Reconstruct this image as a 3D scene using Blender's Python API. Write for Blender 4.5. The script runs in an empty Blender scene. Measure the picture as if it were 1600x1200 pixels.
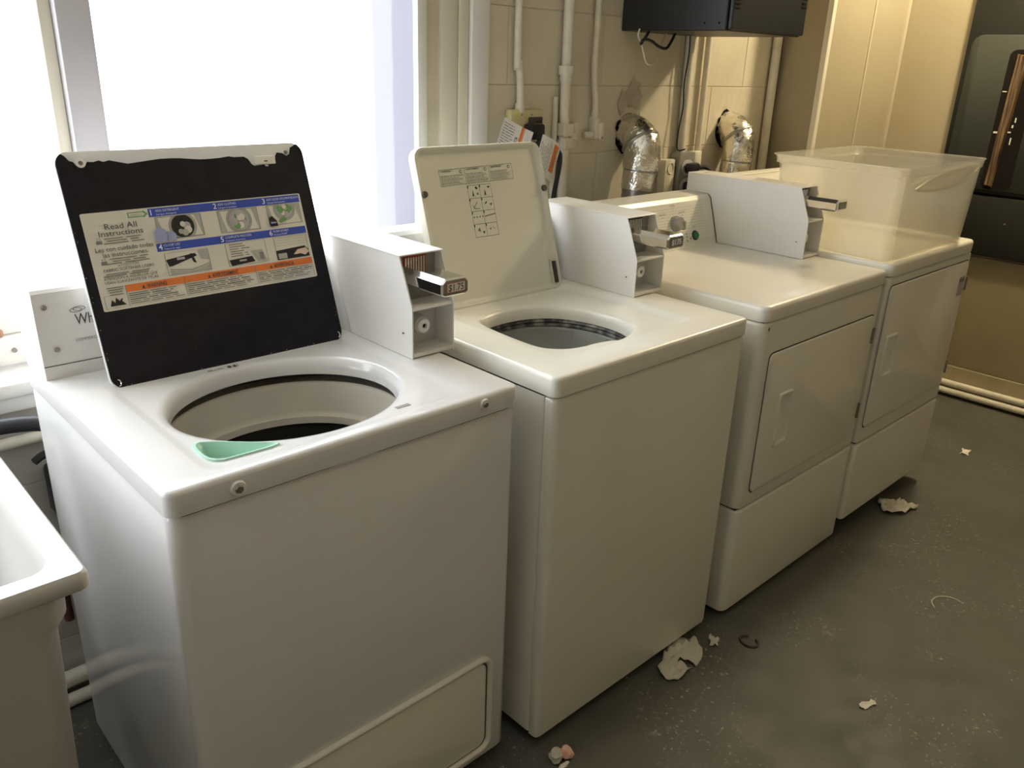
import bpy, bmesh, math, random
from mathutils import Vector, Matrix

scene = bpy.context.scene
COL = scene.collection
random.seed(7)

# ------------------------------------------------------------------ camera
cam_d = bpy.data.cameras.new('camera')
cam = bpy.data.objects.new('camera', cam_d)
COL.objects.link(cam)
cam_d.sensor_width = 36.0
cam_d.sensor_fit = 'HORIZONTAL'
cam_d.lens = 1288.12 / 1600 * 36.0
cam_d.clip_start = 0.02
RX, ROLL, RZ = 1.1986, 0.0351, -0.7644
cam.matrix_world = (Matrix.Translation((-0.3514, -1.0587, 1.4929)) @ Matrix.Rotation(RZ, 4, 'Z')
                    @ Matrix.Rotation(RX, 4, 'X') @ Matrix.Rotation(ROLL, 4, 'Z'))
scene.camera = cam
scene.cycles.transparent_max_bounces = 24

# ------------------------------------------------------------------ sky, lamps, exposure
scene.view_settings.view_transform = 'Standard'
scene.view_settings.look = 'None'
scene.view_settings.exposure = 0.54
scene.view_settings.gamma = 1.0
scene.view_settings.use_curve_mapping = False
world = bpy.data.worlds.new('overcast_sky')
scene.world = world
world.use_nodes = True
wbg = world.node_tree.nodes['Background']
wbg.inputs['Color'].default_value = (0.88, 0.92, 1.0, 1)
wbg.inputs['Strength'].default_value = 7.0


def lamp(name, kind, loc, power, color, size=0.1, rot=(0, 0, 0), sy=None):
    d = bpy.data.lights.new(name, kind)
    d.energy = power
    d.color = color
    if kind == 'AREA':
        d.size = size
        if sy:
            d.shape = 'RECTANGLE'
            d.size_y = sy
    else:
        d.shadow_soft_size = size
    o = bpy.data.objects.new(name, d)
    o.location = loc
    o.rotation_euler = rot
    COL.objects.link(o)
    return o


lamp('ceiling_bulb', 'POINT', (3.35, 0.06, 2.46), 56, (1.0, 0.84, 0.56), 0.07)
lamp('front_fill_light', 'POINT', (0.9, -2.3, 2.42), 2.5, (1.0, 0.84, 0.58), 0.12)  # added fill lamp to lift the machine fronts, no known source there
portal = lamp('window_portal', 'AREA', (-0.45, 0.99, 1.57), 1, (1, 1, 1), 2.95, (math.radians(-90), 0, 0), 1.45)
portal.data.cycles.is_portal = True
portal_2 = lamp('side_window_portal', 'AREA', (-2.56, 0.425, 1.45), 1, (1, 1, 1), 0.9, (0, math.radians(-90), 0), 0.55)
portal_2.data.cycles.is_portal = True

# ------------------------------------------------------------------ materials


def mat(name, color, rough=0.5, metal=0.0, noise=0.0, scale=8.0, bump=0.0, bscale=40.0, dark=None, spec=0.5, coat=0.0):
    m = bpy.data.materials.new(name)
    m.use_nodes = True
    nt = m.node_tree
    p = nt.nodes['Principled BSDF']
    p.inputs['Base Color'].default_value = (*color, 1)
    p.inputs['Roughness'].default_value = rough
    p.inputs['Metallic'].default_value = metal
    p.inputs['Specular IOR Level'].default_value = spec
    p.inputs['Coat Weight'].default_value = coat
    tc = nt.nodes.new('ShaderNodeTexCoord')
    if noise > 0:
        n = nt.nodes.new('ShaderNodeTexNoise')
        n.inputs['Scale'].default_value = scale
        n.inputs['Detail'].default_value = 5
        nt.links.new(tc.outputs['Object'], n.inputs['Vector'])
        mx = nt.nodes.new('ShaderNodeMix')
        mx.data_type = 'RGBA'
        mx.inputs[6].default_value = (*color, 1)
        dk = dark or tuple(c * (1 - noise) for c in color)
        mx.inputs[7].default_value = (*dk, 1)
        rp = nt.nodes.new('ShaderNodeMapRange')
        rp.inputs[1].default_value = 0.42
        rp.inputs[2].default_value = 0.72
        nt.links.new(n.outputs['Fac'], rp.inputs[0])
        nt.links.new(rp.outputs[0], mx.inputs[0])
        nt.links.new(mx.outputs[2], p.inputs['Base Color'])
    if bump > 0:
        n2 = nt.nodes.new('ShaderNodeTexNoise')
        n2.inputs['Scale'].default_value = bscale
        n2.inputs['Detail'].default_value = 4
        nt.links.new(tc.outputs['Object'], n2.inputs['Vector'])
        b = nt.nodes.new('ShaderNodeBump')
        b.inputs['Strength'].default_value = bump
        b.inputs['Distance'].default_value = 0.01
        nt.links.new(n2.outputs['Fac'], b.inputs['Height'])
        nt.links.new(b.outputs['Normal'], p.inputs['Normal'])
    return m


M = {}
M['enamel'] = mat('white_enamel', (0.735, 0.725, 0.70), 0.16, noise=0.04, scale=3, coat=0.1)
M['enamel_cream'] = mat('cream_enamel', (0.80, 0.775, 0.68), 0.30, noise=0.05, scale=3, coat=0.1)
M['enamel_box'] = mat('white_powder_coat', (0.80, 0.775, 0.73), 0.38, noise=0.05, scale=6)
M['box_inside'] = mat('grey_white_coat', (0.62, 0.61, 0.58), 0.5, noise=0.15, scale=14)
M['lid_cream'] = mat('cream_lid_enamel', (0.66, 0.64, 0.53), 0.38, noise=0.04, scale=4)
M['black_pad'] = mat('black_rubber_pad', (0.012, 0.011, 0.014), 0.75, noise=0.4, scale=30, spec=0.25)
M['black'] = mat('black_plastic', (0.012, 0.012, 0.013), 0.4)
M['seam'] = mat('dark_seam', (0.05, 0.045, 0.035), 0.8)
M['tub_ring'] = mat('beige_tub_plastic', (0.62, 0.57, 0.47), 0.42, noise=0.12, scale=7)
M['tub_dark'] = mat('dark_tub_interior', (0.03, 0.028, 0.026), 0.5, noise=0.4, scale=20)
M['tub_grey'] = mat('grey_tub_enamel', (0.36, 0.37, 0.34), 0.35, noise=0.15, scale=10)
M['worn_rubber'] = mat('worn_black_seal', (0.02, 0.02, 0.019), 0.5, noise=1, scale=45, dark=(0.30, 0.29, 0.26))
M['mint'] = mat('mint_green_plastic', (0.42, 0.66, 0.53), 0.35)
M['chrome'] = mat('chrome', (0.85, 0.84, 0.83), 0.12, 1.0)
M['screw'] = mat('dull_steel', (0.30, 0.27, 0.22), 0.45, 0.8)
M['white_plastic'] = mat('white_plastic', (0.82, 0.80, 0.76), 0.35)
M['grey_plastic'] = mat('grey_plastic', (0.30, 0.29, 0.26), 0.4)
M['paper'] = mat('white_label_paper', (0.70, 0.66, 0.57), 0.5)
M['ink'] = mat('black_ink', (0.05, 0.05, 0.05), 0.6)
M['ink_soft'] = mat('grey_ink', (0.22, 0.21, 0.19), 0.6)
M['ink_white'] = mat('white_ink', (0.80, 0.80, 0.85), 0.6)
M['blue'] = mat('blue_print', (0.035, 0.075, 0.42), 0.5)
M['blue_soft'] = mat('pale_blue_print', (0.33, 0.36, 0.58), 0.5)
M['orange'] = mat('orange_print', (0.75, 0.20, 0.04), 0.5)
M['green_print'] = mat('green_print', (0.16, 0.34, 0.11), 0.5)
M['lilac_print'] = mat('lilac_print', (0.48, 0.40, 0.47), 0.5)
M['grey_print'] = mat('grey_print', (0.42, 0.42, 0.37), 0.5)
M['skin_print'] = mat('pink_print', (0.70, 0.52, 0.44), 0.5)
M['red'] = mat('red_enamel', (0.42, 0.07, 0.04), 0.45)
M['green_glass'] = mat('green_button_plastic', (0.015, 0.16, 0.06), 0.2)
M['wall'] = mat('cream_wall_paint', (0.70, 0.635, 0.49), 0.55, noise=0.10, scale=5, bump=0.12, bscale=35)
M['far_wall'] = mat('dull_tan_wall_paint', (0.42, 0.37, 0.28), 0.7)
M['mortar'] = mat('painted_mortar', (0.66, 0.60, 0.46), 0.65, noise=0.1, scale=9)
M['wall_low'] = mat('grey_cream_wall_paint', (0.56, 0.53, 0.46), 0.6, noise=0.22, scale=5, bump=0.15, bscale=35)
M['trim'] = mat('cream_trim_paint', (0.74, 0.69, 0.56), 0.4, noise=0.06, scale=6)
M['trim_white'] = mat('white_trim_paint', (0.80, 0.78, 0.73), 0.4, noise=0.06, scale=6)
M['trim_grey'] = mat('grey_trim_paint', (0.58, 0.57, 0.55), 0.4, noise=0.06, scale=6)
M['end_wall'] = mat('tan_wall_paint', (0.37, 0.32, 0.215), 0.6, noise=0.06, scale=3)
M['end_trim'] = mat('tan_trim_paint', (0.46, 0.40, 0.28), 0.5)
M['frame_grey'] = mat('lavender_grey_frame_paint', (0.165, 0.16, 0.185), 0.6)
M['mullion'] = mat('grey_white_frame_paint', (0.50, 0.48, 0.49), 0.5)
M['olive'] = mat('olive_brown', (0.27, 0.225, 0.13), 0.5, noise=0.2, scale=4)
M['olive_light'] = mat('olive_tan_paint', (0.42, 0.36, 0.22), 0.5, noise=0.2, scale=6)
M['ceiling'] = mat('ceiling_paint', (0.72, 0.68, 0.58), 0.8)
M['pipe'] = mat('cream_painted_pipe', (0.74, 0.69, 0.56), 0.4, noise=0.12, scale=25)
M['cab'] = mat('black_powder_coated_steel', (0.016, 0.017, 0.018), 0.42)
M['cab_grey'] = mat('dark_grey_painted_steel', (0.017, 0.0175, 0.015), 0.6, noise=0.15, scale=6, spec=0.25)
M['plaque'] = mat('mid_grey_painted_steel', (0.040, 0.044, 0.036), 0.6, noise=0.1, scale=5, spec=0.25)
M['galv'] = mat('galvanised_steel', (0.42, 0.41, 0.38), 0.38, 0.85, noise=0.25, scale=16)
M['foil'] = mat('crumpled_foil_tape', (0.82, 0.79, 0.70), 0.24, 1.0, noise=0.15, scale=20, bump=0.9, bscale=28)
M['hole'] = mat('dark_hole', (0.010, 0.008, 0.007), 0.9, spec=0.1)
M['patch'] = mat('bare_plaster', (0.50, 0.455, 0.35), 0.8, noise=0.3, scale=30)
M['yellow'] = mat('yellowed_outlet_box', (0.66, 0.58, 0.24), 0.5, noise=0.2, scale=30, dark=(0.66, 0.62, 0.46))
M['box_grey'] = mat('grey_outlet_steel', (0.34, 0.34, 0.31), 0.4, 0.5)
M['tag'] = mat('white_tag_plastic', (0.80, 0.79, 0.77), 0.4)
M['sink'] = mat('white_sink_plastic', (0.60, 0.58, 0.545), 0.36, noise=0.06, scale=7)
M['hose'] = mat('black_rubber_hose', (0.02, 0.02, 0.022), 0.45)
M['tissue'] = mat('crumpled_tissue', (0.60, 0.57, 0.47), 0.9)
M['scrap'] = mat('white_paper_scrap', (0.78, 0.74, 0.64), 0.8)
M['pinkscrap'] = mat('pink_wrapper', (0.80, 0.42, 0.30), 0.6, noise=0.6, scale=40, dark=(0.8, 0.72, 0.6))
M['brown'] = mat('brown_rubber', (0.06, 0.05, 0.04), 0.6)
M['rust'] = mat('rust_red_paint', (0.10, 0.03, 0.02), 0.6)
M['brick'] = mat('weathered_brick', (0.45, 0.24, 0.16), 0.8, noise=0.4, scale=30)
M['outside'] = mat('pale_lavender_render', (0.23, 0.225, 0.26), 0.8)
M['outside_brick'] = mat('pale_pink_brick', (0.27, 0.22, 0.24), 0.9, noise=0.55, scale=1.6, dark=(0.23, 0.14, 0.15))


def floor_material():
    m = mat('scuffed_grey_floor_paint', (0.098, 0.092, 0.074), 0.42)
    nt = m.node_tree
    p = nt.nodes['Principled BSDF']
    tc = nt.nodes.new('ShaderNodeTexCoord')

    def noise(scale, detail, rough=0.6):
        n = nt.nodes.new('ShaderNodeTexNoise')
        n.inputs['Scale'].default_value = scale
        n.inputs['Detail'].default_value = detail
        n.inputs['Roughness'].default_value = rough
        nt.links.new(tc.outputs['Object'], n.inputs['Vector'])
        return n.outputs['Fac']

    def rng(s, a, b, c=0.0, d=1.0):
        r = nt.nodes.new('ShaderNodeMapRange')
        for i, v in enumerate((a, b, c, d)):
            r.inputs[i + 1].default_value = v
        nt.links.new(s, r.inputs[0])
        return r.outputs[0]

    def mul(a, b):
        r = nt.nodes.new('ShaderNodeMath')
        r.operation = 'MULTIPLY'
        nt.links.new(a, r.inputs[0])
        nt.links.new(b, r.inputs[1])
        return r.outputs[0]

    def mix(f, a, b):
        r = nt.nodes.new('ShaderNodeMix')
        r.data_type = 'RGBA'
        nt.links.new(f, r.inputs[0])
        if isinstance(a, tuple):
            r.inputs[6].default_value = (*a, 1)
        else:
            nt.links.new(a, r.inputs[6])
        r.inputs[7].default_value = (*b, 1)
        return r.outputs[2]
    big = rng(noise(1.6, 3), 0.35, 0.65)
    c = mix(big, (0.092, 0.089, 0.074), (0.074, 0.070, 0.056))
    patches = rng(noise(2.6, 2), 0.50, 0.60)
    specks = rng(noise(75, 3, 0.7), 0.60, 0.70)
    scuff = rng(noise(22, 6, 0.75), 0.57, 0.72, 0, 0.75)
    c = mix(mul(patches, scuff), c, (0.24, 0.22, 0.17))
    c = mix(mul(patches, specks), c, (0.36, 0.33, 0.26))
    nt.links.new(c, p.inputs['Base Color'])
    nt.links.new(rng(noise(9, 4), 0.3, 0.7, 0.50, 0.68), p.inputs['Roughness'])
    b = nt.nodes.new('ShaderNodeBump')
    b.inputs['Strength'].default_value = 0.1
    b.inputs['Distance'].default_value = 0.01
    nt.links.new(noise(18, 5), b.inputs['Height'])
    nt.links.new(b.outputs['Normal'], p.inputs['Normal'])
    return m


M['floor'] = floor_material()


def facing(nt):
    lw_ = nt.nodes.new('ShaderNodeLayerWeight')
    lw_.inputs[0].default_value = 0.5
    p = nt.nodes.new('ShaderNodeMath')
    p.operation = 'POWER'
    p.inputs[1].default_value = 3.5
    nt.links.new(lw_.outputs['Facing'], p.inputs[0])
    m = nt.nodes.new('ShaderNodeMath')
    m.operation = 'MULTIPLY_ADD'
    m.inputs[1].default_value = 0.5
    m.inputs[2].default_value = 0.035
    nt.links.new(p.outputs[0], m.inputs[0])
    return m


def glass_material():
    m = bpy.data.materials.new('window_glass')
    m.use_nodes = True
    nt = m.node_tree
    nt.nodes.clear()
    out = nt.nodes.new('ShaderNodeOutputMaterial')
    t = nt.nodes.new('ShaderNodeBsdfTransparent')
    t.inputs[0].default_value = (0.97, 0.98, 0.98, 1)
    g = nt.nodes.new('ShaderNodeBsdfGlossy')
    g.inputs['Roughness'].default_value = 0.05
    f = facing(nt)
    mx = nt.nodes.new('ShaderNodeMixShader')
    nt.links.new(f.outputs[0], mx.inputs[0])
    nt.links.new(t.outputs[0], mx.inputs[1])
    nt.links.new(g.outputs[0], mx.inputs[2])
    nt.links.new(mx.outputs[0], out.inputs[0])
    return m


def milky_plastic():
    m = bpy.data.materials.new('milky_clear_plastic')
    m.use_nodes = True
    nt = m.node_tree
    nt.nodes.clear()
    out = nt.nodes.new('ShaderNodeOutputMaterial')
    t = nt.nodes.new('ShaderNodeBsdfTransparent')
    t.inputs[0].default_value = (0.97, 0.96, 0.92, 1)
    d = nt.nodes.new('ShaderNodeBsdfDiffuse')
    d.inputs[0].default_value = (0.84, 0.83, 0.77, 1)
    tr = nt.nodes.new('ShaderNodeBsdfTranslucent')
    tr.inputs[0].default_value = (0.86, 0.85, 0.79, 1)
    a = nt.nodes.new('ShaderNodeMixShader')
    a.inputs[0].default_value = 0.5
    nt.links.new(d.outputs[0], a.inputs[1])
    nt.links.new(tr.outputs[0], a.inputs[2])
    b = nt.nodes.new('ShaderNodeMixShader')
    b.inputs[0].default_value = 0.29
    nt.links.new(t.outputs[0], b.inputs[1])
    nt.links.new(a.outputs[0], b.inputs[2])
    g = nt.nodes.new('ShaderNodeBsdfGlossy')
    g.inputs['Roughness'].default_value = 0.18
    f = facing(nt)
    c = nt.nodes.new('ShaderNodeMixShader')
    nt.links.new(f.outputs[0], c.inputs[0])
    nt.links.new(b.outputs[0], c.inputs[1])
    nt.links.new(g.outputs[0], c.inputs[2])
    nt.links.new(c.outputs[0], out.inputs[0])
    return m


def wood_material():
    m = mat('gold_brown_wood', (0.40, 0.24, 0.09), 0.4)
    nt = m.node_tree
    p = nt.nodes['Principled BSDF']
    tc = nt.nodes.new('ShaderNodeTexCoord')
    mp = nt.nodes.new('ShaderNodeMapping')
    mp.inputs['Scale'].default_value = (1, 130, 5)
    n = nt.nodes.new('ShaderNodeTexNoise')
    n.inputs['Scale'].default_value = 1.0
    n.inputs['Detail'].default_value = 4
    r = nt.nodes.new('ShaderNodeValToRGB')
    r.color_ramp.elements[0].color = (0.03, 0.012, 0.006, 1)
    r.color_ramp.elements[0].position = 0.42
    r.color_ramp.elements[1].color = (0.27, 0.175, 0.055, 1)
    r.color_ramp.elements[1].position = 0.75
    nt.links.new(tc.outputs['Object'], mp.inputs[0])
    nt.links.new(mp.outputs[0], n.inputs['Vector'])
    nt.links.new(n.outputs['Fac'], r.inputs[0])
    nt.links.new(r.outputs[0], p.inputs['Base Color'])
    return m


M['glass'] = glass_material()
M['milky'] = milky_plastic()
M['wood'] = wood_material()

# ------------------------------------------------------------------ mesh helpers
_text_cache = {}


def text_mesh(s, bold=False):
    if s in _text_cache:
        return _text_cache[s]
    c = bpy.data.curves.new('t', 'FONT')
    c.body = s
    c.resolution_u = 2
    c.size = 1.0
    if bold:
        c.offset = 0.012
    o = bpy.data.objects.new('t', c)
    me = bpy.data.meshes.new_from_object(o)
    vs = [v.co.to_2d() for v in me.vertices]
    fs = [tuple(p.vertices) for p in me.polygons]
    x0 = min(v.x for v in vs)
    x1 = max(v.x for v in vs)
    bpy.data.objects.remove(o)
    bpy.data.curves.remove(c)
    bpy.data.meshes.remove(me)
    _text_cache[s] = (vs, fs, x0, x1)
    return _text_cache[s]


class B:
    """collects shapes, becomes one mesh object"""

    def __init__(self):
        self.v = []
        self.f = []
        self.m = []

    def raw(self, vs, fs, mi=0):
        o = len(self.v)
        self.v += [tuple(v) for v in vs]
        for f in fs:
            self.f.append(tuple(i + o for i in f))
            self.m.append(mi)
        return self

    def bm(self, bm, mi=0):
        bm.verts.index_update()
        self.raw([v.co.copy() for v in bm.verts], [[v.index for v in f.verts] for f in bm.faces], mi)
        bm.free()
        return self

    def box(self, a, b, bev=0.0, seg=2, mi=0, only=None):
        bm = bmesh.new()
        bmesh.ops.create_cube(bm, size=1)
        for v in bm.verts:
            v.co = Vector([a[i] + (v.co[i] + 0.5) * (b[i] - a[i]) for i in range(3)])
        if bev > 0:
            es = bm.edges[:]
            if only is not None:
                es = [e for e in es if abs((e.verts[0].co - e.verts[1].co).normalized()[only]) > 0.9]
            bmesh.ops.bevel(bm, geom=es, offset=bev, segments=seg, profile=0.5, affect='EDGES', clamp_overlap=True)
        return self.bm(bm, mi)

    def loft(self, loops, cap0=False, cap1=False, mi=0, closed=True):
        n = len(loops[0])
        vs = [p for L in loops for p in L]
        fs = []
        for k in range(len(loops) - 1):
            for i in range(n if closed else n - 1):
                j = (i + 1) % n
                fs.append((k * n + i, k * n + j, (k + 1) * n + j, (k + 1) * n + i))
        if cap0:
            fs.append(tuple(range(n - 1, -1, -1)))
        if cap1:
            fs.append(tuple((len(loops) - 1) * n + i for i in range(n)))
        return self.raw(vs, fs, mi)

    def cyl(self, p0, p1, r0, r1=None, n=16, caps=True, mi=0):
        r1 = r0 if r1 is None else r1
        p0, p1 = Vector(p0), Vector(p1)
        z = (p1 - p0).normalized()
        x = z.orthogonal().normalized()
        y = z.cross(x)
        ring = lambda p, r: [p + x * (r * math.cos(2 * math.pi * i / n)) + y * (r * math.sin(2 * math.pi * i / n)) for i in range(n)]
        return self.loft([ring(p0, r0), ring(p1, r1)], caps, caps, mi)

    def tube(self, pts, r, n=10, smooth=3, mi=0, jitter=0.0, caps=True):
        P = [Vector(p) for p in pts]
        if smooth and len(P) > 2:
            Q = []
            for i in range(len(P) - 1):
                a, b, c, d = P[max(i - 1, 0)], P[i], P[i + 1], P[min(i + 2, len(P) - 1)]
                for k in range(smooth):
                    t = k / smooth
                    Q.append(0.5 * ((2 * b) + (c - a) * t + (2 * a - 5 * b + 4 * c - d) * t * t + (3 * b - a - 3 * c + d) * t ** 3))
            Q.append(P[-1])
            P = Q
        rr = r if callable(r) else (lambda t: r)
        loops = []
        x = None
        for i, p in enumerate(P):
            z = (P[min(i + 1, len(P) - 1)] - P[max(i - 1, 0)]).normalized()
            x = z.orthogonal().normalized() if x is None else (x - z * x.dot(z)).normalized()
            y = z.cross(x)
            R = rr(i / (len(P) - 1))
            L = []
            for k in range(n):
                q = R * (1 + random.uniform(-jitter, jitter))
                L.append(p + x * (q * math.cos(2 * math.pi * k / n)) + y * (q * math.sin(2 * math.pi * k / n)))
            loops.append(L)
        return self.loft(loops, caps, caps, mi)

    def prism(self, poly, axis, a, b, mi=0):
        """poly in the two other axes (in x,y,z order), extruded along axis from a to b"""
        def P(q, t):
            q = list(q)
            q.insert(axis, t)
            return q
        return self.loft([[P(q, a) for q in poly], [P(q, b) for q in poly]], True, True, mi)

    def text(self, s, fn, size, x, y, align='L', mi=0, width=None, bold=False):
        vs, fs, x0, x1 = text_mesh(s, bold)
        w = x1 - x0
        sx = size if width is None else width / w
        off = {'L': 0, 'C': -w * sx / 2, 'R': -w * sx}[align]
        return self.raw([fn(x + off + (v.x - x0) * sx, y + v.y * size) for v in vs], fs, mi)

    def quad(self, fn, x0, y0, x1, y1, mi=0):
        return self.raw([fn(x0, y0), fn(x1, y0), fn(x1, y1), fn(x0, y1)], [(0, 1, 2, 3)], mi)

    def poly(self, fn, pts, mi=0):
        return self.raw([fn(*p) for p in pts], [tuple(range(len(pts)))], mi)

    def disc(self, fn, x, y, rx, ry=None, n=20, mi=0):
        ry = ry or rx
        return self.poly(fn, [(x + rx * math.cos(2 * math.pi * i / n), y + ry * math.sin(2 * math.pi * i / n)) for i in range(n)], mi)

    def frame(self, fn, x0, y0, x1, y1, t, mi=0):
        self.quad(fn, x0, y0, x1, y0 + t, mi)
        self.quad(fn, x0, y1 - t, x1, y1, mi)
        self.quad(fn, x0, y0 + t, x0 + t, y1 - t, mi)
        return self.quad(fn, x1 - t, y0 + t, x1, y1 - t, mi)

    def obj(self, name, mats, parent=None, sharp=32, flat=False, fix=True):
        me = bpy.data.meshes.new(name)
        me.from_pydata(self.v, [], self.f)
        if not isinstance(mats, (list, tuple)):
            mats = [mats]
        for m in mats:
            me.materials.append(M[m] if isinstance(m, str) else m)
        me.polygons.foreach_set('material_index', self.m)
        if fix:
            bm = bmesh.new()
            bm.from_mesh(me)
            bmesh.ops.recalc_face_normals(bm, faces=bm.faces)
            bm.to_mesh(me)
            bm.free()
        if not flat:
            me.polygons.foreach_set('use_smooth', [True] * len(me.polygons))
            me.set_sharp_from_angle(angle=math.radians(sharp))
        me.update()
        o = bpy.data.objects.new(name, me)
        COL.objects.link(o)
        if parent:
            o.parent = parent
        return o


def thing(name, label, cat, loc=(0, 0, 0), group=None):
    o = bpy.data.objects.new(name, None)
    o.empty_display_size = 0.1
    COL.objects.link(o)
    o.location = loc
    o['label'] = label
    o['category'] = cat
    if group:
        o['group'] = group
    return o


def tag(o, label, cat, group=None):
    o['label'] = label
    o['category'] = cat
    if group:
        o['group'] = group
    return o


def struct(o):
    o['kind'] = 'structure'
    return o


def rr(x0, x1, y0, y1, r, n=6):
    pts = []
    for cx, cy, a0 in ((x1 - r, y1 - r, 0), (x0 + r, y1 - r, 90), (x0 + r, y0 + r, 180), (x1 - r, y0 + r, 270)):
        for i in range(n + 1):
            a = math.radians(a0 + 90 * i / n)
            pts.append((cx + r * math.cos(a), cy + r * math.sin(a)))
    return pts


def chaikin(p, k=2):
    for _ in range(k):
        q = []
        for i in range(len(p)):
            a, b = p[i], p[(i + 1) % len(p)]
            q.append((a[0] * .75 + b[0] * .25, a[1] * .75 + b[1] * .25))
            q.append((a[0] * .25 + b[0] * .75, a[1] * .25 + b[1] * .75))
        p = q
    return p


def ray_loop(poly, c, angs):
    out = []
    for a in angs:
        dx, dy = math.cos(a), math.sin(a)
        best = 0
        for i in range(len(poly)):
            x1, y1 = poly[i][0] - c[0], poly[i][1] - c[1]
            x2, y2 = poly[(i + 1) % len(poly)][0] - c[0], poly[(i + 1) % len(poly)][1] - c[1]
            den = dx * (y2 - y1) - dy * (x2 - x1)
            if abs(den) < 1e-12:
                continue
            t = (x1 * (y2 - y1) - y1 * (x2 - x1)) / den
            u = (x1 * dy - y1 * dx) / den
            if t > 0 and -1e-6 <= u <= 1 + 1e-6:
                best = max(best, t)
        out.append((c[0] + dx * best, c[1] + dy * best))
    return out


def angles_for(polys, c, n=180):
    A = [2 * math.pi * i / n - math.pi for i in range(n)]
    for p in polys:
        A += [math.atan2(q[1] - c[1], q[0] - c[0]) for q in p]
    A.sort()
    out = [A[0]]
    for a in A[1:]:
        if a - out[-1] > 0.002:
            out.append(a)
    return out


def rrf(x0, x1, z0, z1, r, y0, y1, bev, n=6):
    """loops of a rounded-corner plate in XZ whose front face (y0) has a soft edge"""
    L = []
    for y, ins in ((y1, 0), (y0 + bev, 0), (y0 + bev * 0.3, bev * 0.3), (y0, bev)):
        L.append([(p[0], y, p[1]) for p in rr(x0 + ins, x1 - ins, z0 + ins, z1 - ins, max(r - ins, 0.001), n)])
    return L


# ------------------------------------------------------------------ room shell
WY = 0.86        # inner face of the back wall
XE = 3.95        # end wall
CZ = 2.6
struct(B().box((-2.6, -3.3, -0.08), (4.2, 1.2, 0.0)).obj('floor', 'floor', flat=True))
struct(B().box((-2.6, -3.3, CZ), (4.2, 1.2, CZ + 0.08)).obj('ceiling', 'ceiling', flat=True))
wl = B()
wl.box((-2.6, -3.3, 0), (-2.5, 0.15, CZ))
wl.box((-2.6, 0.7, 0), (-2.5, 1.2, CZ))
wl.box((-2.6, 0.15, 0), (-2.5, 0.7, 1.0))
wl.box((-2.6, 0.15, 1.9), (-2.5, 0.7, CZ))
struct(wl.obj('wall_left', 'far_wall', flat=True))
w2_ = bpy.data.objects.new('window_2', None)
COL.objects.link(w2_)
struct(w2_)
B().box((-2.575, 0.15, 0.98), (-2.515, 0.18, 1.92)).obj('frame', 'trim_white', w2_)
B().box((-2.55, 0.15, 1.0), (-2.546, 0.7, 1.9)).obj('pane', 'glass', w2_, flat=True)
B().box((-2.60, 0.12, 0.98), (-2.42, 0.73, 1.0), 0.005).obj('window_sill', 'trim_white', w2_)

struct(B().box((-2.5, -3.3, 0), (XE, -3.2, CZ)).obj('wall_front', 'far_wall', flat=True))
struct(B().box((XE, -3.3, 0), (XE + 0.15, 1.2, CZ)).obj('wall_right', 'end_wall', flat=True))

# back wall: mortar core with real painted blocks set proud of it
SILL = 0.80
wb = B()
wb.box((1.10, WY + 0.003, 0), (XE, WY + 0.2, CZ))
wb.box((-2.5, WY + 0.003, 0), (1.10, WY + 0.2, SILL - 0.03))
wb.box((-2.5, WY + 0.003, 2.25), (1.10, WY + 0.2, CZ))
wb.box((-2.5, WY + 0.003, SILL - 0.03), (-1.95, WY + 0.2, 2.25))
wall_back = struct(wb.obj('wall_back', 'mortar', flat=True))
BH, BW, J = 0.2135, 0.425, 0.003
blk_cache = {}


def block(x0, x1, z0, z1, mname):
    key = (round(x1 - x0, 3), round(z1 - z0, 3), mname)
    if key not in blk_cache:
        b = B().box((0, 0, 0), (key[0], 0.012, key[1]), 0.0014, 1)
        o = b.obj('block', mname, wall_back)
        blk_cache[key] = o.data
    else:
        o = bpy.data.objects.new('block', blk_cache[key])
        COL.objects.link(o)
        o.parent = wall_back
    o.location = (x0, WY + random.uniform(-0.0008, 0.0008), z0)


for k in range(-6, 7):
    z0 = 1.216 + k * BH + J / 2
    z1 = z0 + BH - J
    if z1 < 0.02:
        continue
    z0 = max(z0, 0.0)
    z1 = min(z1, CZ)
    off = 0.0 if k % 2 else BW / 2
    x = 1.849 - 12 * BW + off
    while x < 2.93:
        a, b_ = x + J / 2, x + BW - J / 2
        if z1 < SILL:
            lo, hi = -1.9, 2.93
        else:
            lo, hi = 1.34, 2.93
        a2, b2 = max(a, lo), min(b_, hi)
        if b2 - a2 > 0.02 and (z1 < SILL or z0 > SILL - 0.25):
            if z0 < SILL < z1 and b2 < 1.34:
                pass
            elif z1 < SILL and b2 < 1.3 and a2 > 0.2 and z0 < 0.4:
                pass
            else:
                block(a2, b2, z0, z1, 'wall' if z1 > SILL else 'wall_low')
        x += BW
# strip of wall right under the sill
struct(B().box((-1.95, WY - 0.002, 0.60), (1.10, WY + 0.006, SILL - 0.032)).obj('trim_12', 'wall_low', flat=True))

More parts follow.
